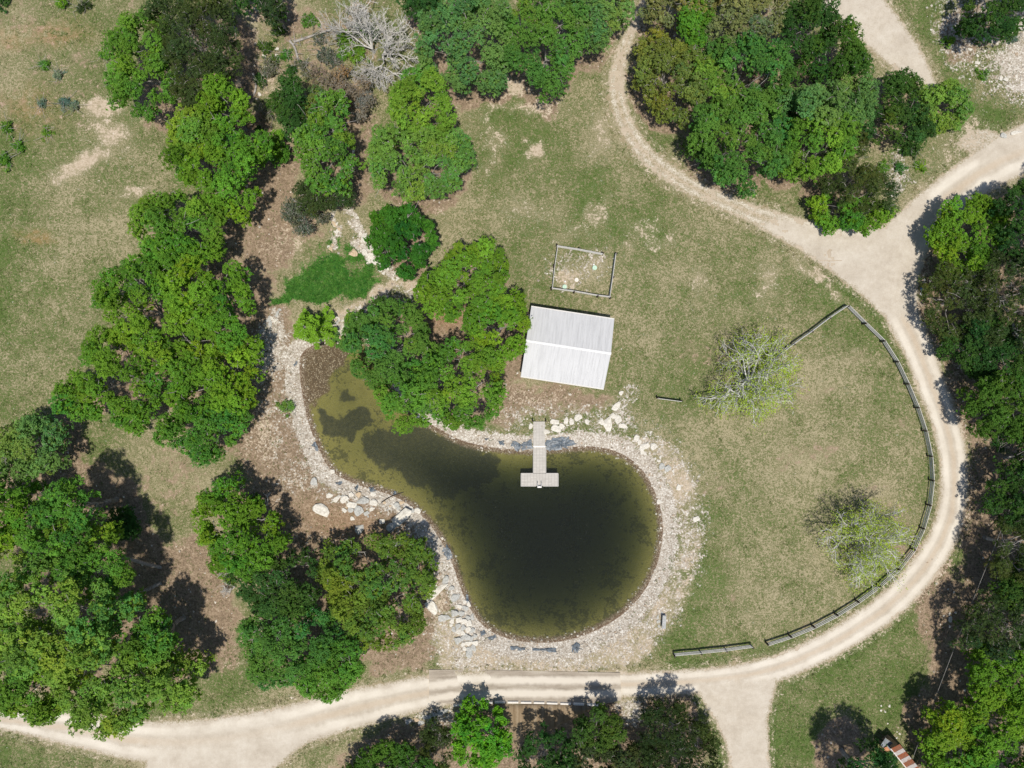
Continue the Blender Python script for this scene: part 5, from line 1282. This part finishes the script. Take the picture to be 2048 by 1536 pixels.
for px, py, rx, ry, rot, lb in ((1112, 857, 9, 7, -20, 'white flat rock close to the right of the dock, largest there'), (1109, 844, 8, 5, -10, 'white rock above the largest rock right of the dock'), (1133, 842, 5, 7, -20, 'upright white rock third from the dock'), (1125, 852, 6, 6, 20, 'white rock right of the largest rock by the dock'),
        (1143, 844, 4, 6, 0, 'narrow white rock in the middle of the bank'), (1157, 836, 7, 6, 20, 'white rock at the top of the bank below the house'), (1175, 844, 4, 5, 40, 'white rock under the house corner'), (1216, 849, 8, 13, -10, 'tall white slab, biggest rock of the bank'), (1203, 844, 5, 6, 0, 'white rock left of the biggest slab'),
        (1237, 840, 6, 8, 15, 'white rock right of the biggest slab'), (1247, 852, 9, 5, -15, 'flat white rock lower right of the biggest slab'), (1231, 815, 5, 10, -40, 'long slanting white slab nearest the lawn'), (1226, 832, 6, 5, 10, 'white rock between the slanting slab and the biggest slab'), (1094, 864, 5, 5, 0, 'white rock at the right edge of the gangway'),
        (1062, 852, 4, 6, 0, 'white rock at the left edge of the gangway'), (1243, 785, 6, 4, 50, 'white rock cluster stone by the house corner'), (1273, 876, 5, 6, -20, 'white rock upper of two on the right bank'), (1279, 884, 4, 6, 10, 'white rock lower of two on the right bank'), (1285, 895, 5, 8, -35, 'slanting white rock, left of a trio on the right bank'),
        (1294, 892, 5, 7, -20, 'upright white rock, middle of a trio on the right bank'), (1308, 894, 6, 6, 20, 'white rock, right one of a trio on the right bank'), (1286, 905, 5, 4, 0, 'small white rock below the trio'), (1324, 934, 5, 6, 0, 'grey rock on the right bank gravel'), (1335, 937, 6, 6, 30, 'grey rock next to another on the right bank gravel'),
        (1357, 975, 4, 6, -15, 'white rock on the outer rim of the right bank'), (1392, 1038, 6, 5, 20, 'white rock at the outermost right rim'), (1321, 1005, 5, 5, 0, 'white rock at the water edge of the right shore')):
    rock(px, py, rx, ry, rot, lb, 'rockgrey' if 'grey' in lb else 'rock', GN_, tall=.8)
for px, py, rx, ry, rot, lb in ((888, 1424, 15, 5, 28, 'long grey slab beside the left end of the kerb blocks'), (866, 1433, 9, 5, 20, 'grey slab left of the long one by the road'), (853, 1436, 7, 5, 0, 'grey slab third from the kerb blocks'), (831, 1441, 6, 5, 0, 'tan slab in the row by the road'), (818, 1443, 6, 5, 20, 'white slab at the far left of the row by the road'), (842, 1448, 5, 5, 10, 'small grey slab under the row by the road')):
    rock(px, py, rx, ry, rot, lb, 'rocktan' if 'tan' in lb else 'rockgrey', 'slabs edging the road', tall=.7)
rock(2008, 272, 8, 5, -15, 'grey boulder at the roadside, left one of a pair', 'rockgrey', 'boulders at the road edge')
rock(2032, 266, 9, 4, 10, 'white boulder at the roadside, right one of a pair', 'rock', 'boulders at the road edge')
rock(708, 507, 8, 7, 10, 'single tan boulder in the green wetland', 'rocktan')
rock(478, 170, 5, 8, 10, 'pale stone on the dry creek bed', 'rocktan')
for i, (px, py) in enumerate([(1884, 688), (1889, 687), (1895, 687.5), (1901, 690), (1906, 693), (1913, 694), (1919, 697), (1925, 701), (1931, 706), (1938, 711), (1943, 715)]):
    rock(px, py, 3.2 if i < 4 else 2.2, 2.2, random.uniform(0, 90), 'small pale stone of the curved row beside the road', 'rock', 'row of edging stones', sink=.1)
def scatter(poly, n, r0, r1, label, group, mats, seed):
    rng = np.random.default_rng(seed); P = np.array(poly); c = 0
    while c < n:
        x = rng.uniform(P[:, 0].min(), P[:, 0].max()); y = rng.uniform(P[:, 1].min(), P[:, 1].max())
        if sdf_poly(P, np.array([x]), np.array([y]))[0] > 0: continue
        r = r0 + (r1 - r0) * rng.random() ** 2; c += 1
        rock(x, y, r, r * rng.uniform(.6, .95), rng.uniform(0, 180), label, mats[int(rng.integers(len(mats)))], group, sink=.2, tall=.85)
scatter([(500, 690), (520, 650), (560, 616), (566, 626), (530, 665), (512, 700)], 18, 2.5, 6, 'pale stone in the line of rocks at the left of the dam', 'stones of the left dam wall', ['rock', 'rockgrey'], 1)
scatter([(662, 650), (668, 632), (720, 628), (722, 640), (690, 645), (675, 665)], 20, 2.5, 5, 'pale stone in the low wall right of the cypress sapling', 'stones of the right dam wall', ['rock', 'rockgrey'], 2)
scatter([(650, 684), (690, 660), (722, 652), (722, 664), (690, 674), (655, 692)], 8, 2.5, 4.5, 'pale stone at the upper water edge of the pond', 'stones at the head of the pond', ['rock', 'rocktan'], 3)
scatter([(690, 425), (712, 430), (745, 480), (760, 520), (800, 545), (790, 570), (765, 550), (735, 520), (715, 470)], 20, 2.5, 9, 'white limestone lump in the outcrop left of the round tree', 'limestone outcrop', ['rock'], 4)
scatter([(655, 500), (668, 440), (682, 430), (680, 470), (672, 505)], 12, 2.5, 6, 'pale limestone lump in the narrow stony strip of the wetland', 'limestone strip', ['rock', 'rocktan'], 5)
scatter([(1880, 60), (2040, 60), (2048, 180), (1960, 180), (1900, 120)], 18, 2, 4.5, 'small white stone on the rubble slope at the upper right', 'stones of the rubble slope', ['rock'], 6)
scatter([(1880, 1220), (1915, 1215), (1920, 1245), (1895, 1260)], 8, 2, 4, 'white stone in the shaded heap by the overhead cable', 'stones beside the cable', ['rock'], 7)
scatter([(1842, 545), (1856, 540), (1860, 580), (1842, 590)], 9, 2, 4, 'grey rubble stone at the right edge of the junction', 'rubble at the junction', ['rockgrey', 'rock'], 8)
scatter([(1100, 836), (1260, 840), (1300, 880), (1390, 1000), (1370, 1010), (1290, 910), (1230, 862), (1100, 866)], 20, 1.8, 3.6, 'fist sized white stone on the stony bank right of the dock', 'loose stones on the bank', ['rock'], 9)
scatter([(1755, 1410), (1780, 1400), (1800, 1470), (1790, 1480)], 8, 1.8, 3.0, 'small pale stone in the row near the shed', 'stones near the shed', ['rock'], 10)
scatter([(505, 205), (520, 110), (560, 95), (560, 150), (530, 190)], 14, 2, 5.5, 'pale stone on the dry creek bed at the top', 'stones of the dry creek', ['rocktan', 'rock'], 11)

scatter([(672, 988), (700, 975), (770, 992), (830, 1015), (780, 1035), (720, 1040), (680, 1015)], 26, 2, 5.5, 'pale loose stone among the slabs on the left bank of the pond', 'loose stones of the left bank', ['rock', 'rockgrey', 'rock', 'rocktan'], 12)

# ------------------------------------------------------------------ gravel, grass, floating specks (uncountable)
def sample_masks(x, y):
    ix = np.clip(np.round((x - fx[0]) / .2).astype(int), 0, len(fx) - 1) + 7; iy = np.clip(np.round((y - fy[0]) / .2).astype(int), 0, len(fy) - 1) + 8
    return {k: v[iy, ix] for k, v in MK.items()}, ZZ[iy, ix]
def gravel():
    rng = np.random.default_rng(12)
    n = 420000
    x = rng.uniform(-52, 52, n); y = rng.uniform(-39, 39, n)
    m, z = sample_masks(x, y)
    pr = np.clip(m['grav'], 0, 1) ** 2.0 * np.where(m['sd'] < 1.9, .55, .62) * (m['sd'] > -.5) * (m['road'] < .6) * (fbm(x, y, 1.2, 88, 2) > .36)
    pr = np.maximum(pr, .02 * (m['lit'] > .6))
    k = rng.random(n) < pr * .62
    x, y, z = x[k], y[k], z[k]; n = len(x)
    r = .030 + .10 * rng.random(n) ** 3.6 + .03 * (m['sd'][k] > 1.9) * rng.random(n)
    O = np.array([(1, 0, 0), (0, 1, 0), (-1, 0, 0), (0, -1, 0), (0, 0, .8), (0, 0, -.5)], float)
    V = O[None] * (1 + rng.normal(0, .22, (n, 6, 1))) * r[:, None, None]
    a = rng.uniform(0, 6.28, n); ca, sa = np.cos(a)[:, None], np.sin(a)[:, None]
    V = np.stack([V[..., 0] * ca * 1.2 - V[..., 1] * sa, V[..., 0] * sa * 1.2 + V[..., 1] * ca, V[..., 2]], -1) + np.stack([x, y, z + r * .25], 1)[:, None]
    f = np.array([(0, 1, 4), (1, 2, 4), (2, 3, 4), (3, 0, 4), (1, 0, 5), (2, 1, 5), (3, 2, 5), (0, 3, 5)])
    F = (f[None] + (np.arange(n) * 6)[:, None, None]).reshape(-1, 3)
    pal = np.array([(.62, .57, .49), (.50, .46, .40), (.44, .35, .26), (.33, .29, .24), (.70, .67, .60)])
    c = pal[rng.choice(5, n, p=(.34, .24, .18, .10, .14))] * rng.uniform(.8, 1.12, (n, 1))
    o = mesh_obj('gravel', V.reshape(-1, 3), F, M['pebble'], col=np.repeat(c, 6, 0)); tag(o, 'pale limestone gravel round the pond', 'gravel', kind='stuff')
gravel()
def grass():
    rng = np.random.default_rng(13)
    n = 620000
    x = rng.uniform(-52, 52, n); y = rng.uniform(-39.5, 39.5, n)
    m, z = sample_masks(x, y)
    r = m['road']; edge = np.exp(-((r - .22) / .22) ** 2)
    gr = np.clip(m['green'] + (fbm(x, y, .9, 90, 3) - .5) * 1.5, 0, 1.2)
    pr = (.25 * sstep(.35, .9, gr) + .55 * edge * (fbm(x, y, .8, 91, 2) > .52)) * (1 - .75 * np.clip(m['lit'], 0, 1)) * (1 - .8 * sstep(.4, .8, m['grav'])) * (1 - sstep(.2, .6, m['bare']))
    pr = np.maximum(pr, .06 * (m['lit'] > .5)) + .10 * edge
    pr = pr * (m['sd'] > .7) * (r < .55); pr = np.maximum(pr, .55 * (m['lush'] > .5) * (m['sd'] > .3))
    # nothing grows through the house or the crossing
    px, py = 1024 + x * 20, 768 - y * 20
    pr = pr * (sdf_poly([(1062, 613), (1227, 638), (1209, 779), (1042, 752)], px, py) > -2) * (sdf_poly([(855, 1336), (1245, 1340), (1245, 1412), (855, 1412)], px, py) > 0) * (sdf_poly([(985, 1405), (1205, 1405), (1060, 1502), (1030, 1502)], px, py) > 0)
    k = rng.random(n) < pr
    x, y, z, gr = x[k], y[k], z[k], gr[k]; lush = np.clip(m['lush'][k] + rng.normal(0, .12, k.sum()), 0, 1); ed = edge[k]; n = len(x); B = 6
    a = rng.uniform(0, 6.28, (n, B)); ln = (.055 + .085 * rng.random((n, B))) * (1 + 1.6 * (lush > .5))[:, None] * (1 + .25 * ed)[:, None]; ht = ln * rng.uniform(.5, 1.3, (n, B)); w = .016 + .012 * rng.random((n, B))
    off = rng.normal(0, .05, (n, B, 2)); bx = x[:, None] + off[..., 0]; by = y[:, None] + off[..., 1]; bz = np.repeat(z[:, None], B, 1) - .01
    dx, dy = np.cos(a), np.sin(a)
    V = np.stack([np.stack([bx - dy * w, by + dx * w, bz], -1), np.stack([bx + dy * w, by - dx * w, bz], -1), np.stack([bx + dx * ln, by + dy * ln, bz + ht], -1)], 2).reshape(-1, 3)
    F = np.arange(len(V)).reshape(-1, 3)
    g_ = np.array([.085, .145, .028]); d_ = np.array([.21, .18, .085]); l_ = np.array([.055, .175, .022])
    t = np.clip(gr + rng.normal(0, .2, n), 0, 1)[:, None]
    c = d_ * (1 - t) + g_ * t; c = np.where((lush > .5)[:, None], l_ * (1 + rng.normal(0, .25, (n, 1)) * (1.2, .5, .5)), c) * rng.uniform(.65, 1.3, (n, 1)); c = np.clip(c, .005, 1)
    o = mesh_obj('grass', V, F, M['blade'], col=np.repeat(c, 3 * B, 0)); tag(o, 'short tufts of green and dry grass', 'grass', kind='stuff')
grass()
def specks():
    rng = np.random.default_rng(14); n = 1500
    px = rng.uniform(600, 1330, n); py = rng.uniform(680, 1285, n); sd = pond_sd(px, py)
    k = (sd < -.3) & (fbm(px, py, 90, 7, 2) > .42); px, py = px[k], py[k]; n = len(px)
    C = np.stack([(px - 1024) / 20, (768 - py) / 20, np.full(n, -.393)], 1)
    V, F, cc = leaves_at(C, np.tile([0, 0, 3.0], (n, 1)), rng, .028, np.array([[.20, .20, .14]]) * rng.uniform(.5, 1.3, (n, 1)), .7, .05)
    o = mesh_obj('debris', V, F, M['leaf'], col=cc); tag(o, 'pale specks of pollen and leaf floating on the pond', 'debris', kind='stuff')
specks()

# ------------------------------------------------------------------ exposed pond liner
def liner(pts, label, seed, mat='liner'):
    rng = np.random.default_rng(seed)
    P = np.array(pts, float); n0 = len(P); P = np.concatenate([P[i] + (P[(i + 1) % n0] - P[i]) * np.linspace(0, 1, 4)[:-1, None] for i in range(n0)]); c = P.mean(0)
    amp = min(2.2, np.ptp(P[:, 1]) * .13); P = P + rng.normal(0, amp, P.shape); rings = [1.0, .72, .42, .12]
    V = []
    for s in rings:
        for q in P:
            p = c + (q - c) * s * (1 + rng.normal(0, .03))
            x, y = W(*p); z = max(zg(x, y), -.43) + .03 + .05 * (1 - s) * rng.random() + .07 * vnoise(np.array(x * 4.3), np.array(y * 2.1), seed)
            V.append((x, y, float(z)))
    n = len(P); F = []
    for k in range(len(rings) - 1):
        for i in range(n): F.append((k * n + i, k * n + (i + 1) % n, (k + 1) * n + (i + 1) % n, (k + 1) * n + i))
    V.append((*W(*c), float(np.mean([v[2] for v in V[-n:]])))); m = len(V) - 1
    Tt = [((len(rings) - 1) * n + i, (len(rings) - 1) * n + (i + 1) % n, m) for i in range(n)]
    o = mesh_obj('pond_liner', np.array(V), [np.array(F), np.array(Tt)], M[mat])
    md = o.modifiers.new('thickness', 'SOLIDIFY'); md.thickness = .012; md.offset = 0
    return tag(o, label, 'liner' if mat == 'liner' else 'scrap', 'bare patches of pond liner' if mat == 'liner' else None)
LN = [([(1092, 881), (1105, 878), (1130, 877), (1148, 879), (1152, 888), (1143, 890), (1135, 899), (1120, 898), (1105, 899), (1092, 900)], 'largest blue grey liner sheet, right of the dock'),
      ([(1023, 884), (1032, 882), (1040, 890), (1050, 886), (1066, 880), (1066, 899), (1050, 902), (1035, 899), (1024, 893)], 'blue grey liner sheet left of the dock'),
      ([(992, 882), (1006, 880), (1009, 889), (1000, 890)], 'small liner scrap between the dock and the shore tree'), ([(965, 875), (978, 877), (974, 881)], 'tiny liner sliver farthest left of the dock'),
      ([(832, 828), (848, 835), (855, 844), (842, 843), (831, 834)], 'dark liner flap under the shore tree'), ([(584, 728), (590, 720), (595, 719), (592, 730), (586, 734)], 'small blue liner scrap at the head of the pond'),
      ([(884, 1096), (895, 1093), (902, 1104), (904, 1118), (894, 1120), (886, 1106)], 'dark liner flap on the narrow left shore'), ([(1020, 1296), (1034, 1293), (1052, 1297), (1050, 1302), (1035, 1300), (1022, 1301)], 'dark liner strip on the bottom shore, left one'),
      ([(1064, 1299), (1090, 1300), (1113, 1296), (1112, 1304), (1090, 1304), (1066, 1302)], 'long dark liner strip on the bottom shore, middle one'), ([(1146, 1293), (1157, 1290), (1165, 1298), (1154, 1305), (1144, 1302)], 'dark folded liner on the bottom shore, right one'),
      ([(669, 966), (682, 961), (686, 967), (676, 971)], 'dark liner scrap on the left shore gravel'), ([(709, 977), (714, 971), (716, 976), (711, 983)], 'narrow liner scrap right of a dark one on the left shore'), ([(737, 977), (745, 975), (749, 983), (741, 984)], 'liner scrap above the loose slabs'),
      ([(784, 985), (791, 984), (792, 990), (784, 991)], 'liner scrap at the end of the fallen stick'), ([(622, 886), (628, 884), (634, 900), (628, 902)], 'liner sliver on the left gravel strip'), ([(929, 1196), (936, 1194), (940, 1208), (934, 1208)], 'dark liner bit beside the cobble bed'),
      ([(960, 1262), (970, 1264), (972, 1271), (962, 1272)], 'liner bit below the cobble bed'), ([(976, 1278), (990, 1270), (996, 1276), (984, 1282)], 'dark liner strip right of the cobble bed')]
for i, (p, lb) in enumerate(LN): liner(p, lb, 200 + i)
liner([(1840, 577), (1845, 574), (1847, 580), (1842, 583)], 'small blue plastic scrap in the rubble at the junction', 300, 'bluescrap')

# ------------------------------------------------------------------ logs and sticks
def log(pts, r0, r1, label, mat='loggrey', z0=.12, z1=None, name='fallen_log', cat='log', stubs=0, seed=1):
    rng = np.random.default_rng(seed)
    L = smooth_line(np.array([(*p,) for p in pts], float), 2); n = len(L)
    zz = np.linspace(z0, z0 if z1 is None else z1, n)
    P = np.array([(*W(x, y, z), 0) for (x, y), z in zip(L, zz)]); 
    P[:, 2] = [zg(p[0], p[1]) + z for p, z in zip(P, zz)]
    R = np.linspace(r0, r1, n)
    org = P[0].copy(); P = P - org
    root = empty(name, org, label, cat)
    V, Q = tube_arrays(P[:-1], P[1:], R[:-1], R[1:], 8); mesh_obj('trunk', V, Q, M[mat], root, smooth=True)
    if stubs:
        A0, A1, B0, B1 = [], [], [], []
        for _ in range(stubs):
            k = rng.integers(0, n - 1); d = rng.normal(0, 1, 3); d[2] = abs(d[2]) * .5; d /= np.linalg.norm(d); e = P[k] + d * rng.uniform(.4, 1.1)
            A0.append(P[k]); A1.append(e); B0.append(r1 * .5); B1.append(.015)
        V, Q = tube_arrays(np.array(A0), np.array(A1), np.array(B0), np.array(B1), 5); mesh_obj('branch', V, Q, M[mat], root)
log([(588, 84), (615, 76), (650, 64), (675, 52)], .14, .08, 'long grey fallen log on the dry creek bank', stubs=9, seed=1)
log([(580, 82), (590, 95), (594, 110), (597, 122)], .13, .09, 'short pale fallen log lying across the end of the long one', stubs=5, seed=2)
log([(505, 146), (511, 160), (512, 175), (507, 190)], .12, .09, 'bent pale log with a dark side on the dry creek bed', seed=3)
log([(466, 24), (468, 45), (472, 70)], .08, .06, 'thin grey pole lying beside the large dark cedar', stubs=3, seed=4)
log([(2006, 916), (2030, 912), (2075, 906)], .13, .11, 'straight grey log at the right edge of the wood', z0=.5, z1=.6, seed=5)
log([(2026, 648), (2030, 664), (2042, 676), (2060, 705)], .12, .10, 'pale bent dead limb at the right edge above the dark trees', z0=5.0, z1=6.0, seed=6, name='dead_branch', cat='branch')
log([(762, 1006), (780, 994), (806, 986)], .05, .03, 'thin dark stick on the gravel of the left shore', 'post', .15, .1, 'fallen_branch', 'branch', seed=7)
log([(770, 1075), (778, 1066), (788, 1057)], .05, .03, 'thin dark stick leaning on the pitted boulder', 'post', .2, .45, 'fallen_branch', 'branch', seed=8)

# ------------------------------------------------------------------ bench, agave, pot
def bench():
    x, y, z = G(1326, 1241)
    t = empty('stone_bench', (x, y, z), 'small grey stone bench on the gravel near the field', 'bench', rz=math.radians(-3))
    MB().box((0, 0, .43), (.40, 1.30, .09), bev=.015).build('seat', M['stonebench'], t)
    for s in (-.42, .42): MB().box((0, s, .19), (.32, .14, .385), bev=.01).build('leg', M['stonebench'], t)
    MB().box((-.19, 0, .6), (.06, 1.2, .24), bev=.01).build('backrest', M['stonebench'], t)
bench()
for px, py, r in ((1316, 1234, 3.4), (1317, 1243, 3.8), (1318, 1252, 3.2), (1324, 1226, 2.6)): rock(px, py, r, r * .8, random.uniform(0, 90), 'small grey flat stone laid beside the stone bench', 'rockgrey', 'stones beside the bench', tall=.6)
def agave():
    x, y, z = G(1020, 1494)
    t = empty('agave_plant', (x, y, z + .05), 'pale green spiky agave at the foot of the spillway', 'plant')
    rng = np.random.default_rng(8)
    a = MB()
    for i in range(16):
        an = i * 2.4; el = .25 + .05 * i; L = .48 - .012 * i
        d = np.array([math.cos(an) * math.cos(el), math.sin(an) * math.cos(el), math.sin(el)]); s = np.array([-math.sin(an), math.cos(an), 0]); u = np.cross(d, s)
        V = [s * .03, -s * .03, d * L * .5 + s * .05 - u * .01, d * L * .5 - s * .05 - u * .01, d * L, d * L * .5 + u * .035]
        a.add(V, None, [(0, 1, 5), (0, 5, 2), (1, 3, 5), (2, 5, 4), (3, 4, 5), (0, 2, 1), (2, 3, 1), (2, 4, 3)])
    a.build('leaf_rosette', M['agave'], t)
    x, y, z = G(1019, 1514)
    t = empty('planter_pot', (x, y, z), 'round black pot with a green plant below the agave', 'pot')
    MB().cyl((0, 0, -.05), (0, 0, .42), .24, .30, 18, cap=False).cyl((0, 0, .42), (0, 0, .34), .30, .26, 18, cap=False).cyl((0, 0, -.05), (0, 0, .33), .2, .265, 18).build('body', M['pot'], t)
    n = 60; C = rng.normal(0, .09, (n, 3)); C[:, 2] = np.abs(C[:, 2]) + .42
    V, F, cc = leaves_at(C, np.tile([0, 0, 1.0], (n, 1)), rng, .07, np.array([[.06, .18, .03]]) * rng.uniform(.6, 1.3, (n, 1))); mesh_obj('foliage', V, F, M['leaf'], t, col=cc)
agave()

# ------------------------------------------------------------------ rusty shed, lean-to, cable
def shed():
    zt = 2.35
    p0 = np.array(W(1799, 1488, zt)); p1 = np.array(W(1842, 1541, zt)); q0 = np.array(W(1788, 1504, zt - .25))
    d = (p1 - p0) / np.linalg.norm(p1 - p0); nrm = np.array([d[1], -d[0]])
    if np.dot(q0 - p0, nrm) < 0: nrm = -nrm
    L, Wd = 5.2, np.dot(q0 - p0, nrm)
    ang = math.atan2(d[1], d[0])
    t = empty('shed', (p0[0], p0[1], 0), 'narrow shed with alternating rusty and grey roof sheets in the lower right', 'shed', rz=ang)
    sgn = 1 if np.dot(nrm, np.array([-d[1], d[0]])) > 0 else -1
    a = MB(); a.box((L / 2 + .08, sgn * Wd / 2, 1.0), (L - .1, Wd - .14, 2.04)); a.build('wall', M['shedwood'], t)
    slope = math.atan2(.25, Wd) * -sgn
    R = np.array([[1, 0, 0], [0, math.cos(slope), -math.sin(slope)], [0, math.sin(slope), math.cos(slope)]])
    s = 0.0; k = 0; ws = [.5, .42, .5, .42, .5, .42, .6, .42, .5, .45, .5]
    for wdt in ws:
        if s + wdt > L: break
        b = MB()
        b.box((s + wdt / 2, sgn * Wd / 2, zt - .125 + (.004 if k % 2 else 0)), (wdt - .012, Wd + .06, .025), 0, 0, R)
        nr = 5
        for j in range(nr): b.box((s + (j + .5) * wdt / nr, sgn * Wd / 2, zt - .125 + .02), (.03, Wd + .05, .03), 0, 0, R)
        b.build('roof_sheet', M['rust'] if k % 2 == 0 else M['sheet'], t); s += wdt; k += 1
    MB().box((s / 2, sgn * (Wd + .06), zt - .27), (s, .09, .05)).build('eave_trim', M['trim'], t)
    MB().box((.3, sgn * (Wd + .35), 1.55), (.7, .45, .05), 0, 0, R).build('side_sheet', M['shedorange'], t)
    MB().box((.3, sgn * (Wd + .35), .76), (.6, .35, 1.52)).build('side_cupboard', M['shedwood'], t)
shed()
def leanto():
    c = W(1780, 1493, 1.5); ang = math.radians(-33)
    t = empty('lean_to', (c[0], c[1], 0), 'dark metal lean-to roof beside the rusty shed', 'lean-to', rz=ang)
    b = MB()
    R = np.array([[math.cos(.2), 0, -math.sin(.2)], [0, 1, 0], [math.sin(.2), 0, math.cos(.2)]])
    b.box((0, 0, 1.5), (1.5, .8, .03), 0, 0, R)
    for j in range(7): b.box((0, -.36 + j * .12, 1.53), (1.5, .03, .03), 0, 0, R)
    b.build('roof', M['leantodark'], t)
    for dy in (-.43, .43): MB().box((0, dy, 1.5), (1.56, .05, .09), 0, 0, R).build('rail', M['rail'], t)
    for x, y in ((-.68, -.38), (-.68, .38), (.68, -.38), (.68, .38)): MB().box((x, y, .67 + x * .2), (.07, .07, 1.5 + x * .3)).build('post', M['post'], t)
leanto()
def cable():
    a = np.array([*W(1825, 1518, 2.3), 2.3]); b = np.array([*W(2092, 845, 5.2), 5.2])
    n = 26; ts = np.linspace(0, 1, n)
    P = a[None] + (b - a)[None] * ts[:, None]; P[:, 2] -= 1.2 * ts * (1 - ts)
    V, Q = tube_arrays(P[:-1], P[1:], np.full(n - 1, .02), np.full(n - 1, .02), 6)
    tag(mesh_obj('overhead_cable', V, Q, M['cable'], smooth=True), 'thin grey overhead cable from the shed up into the right hand trees', 'cable')
cable()
print('leaves', NLEAF, 'objects', len(bpy.data.objects))
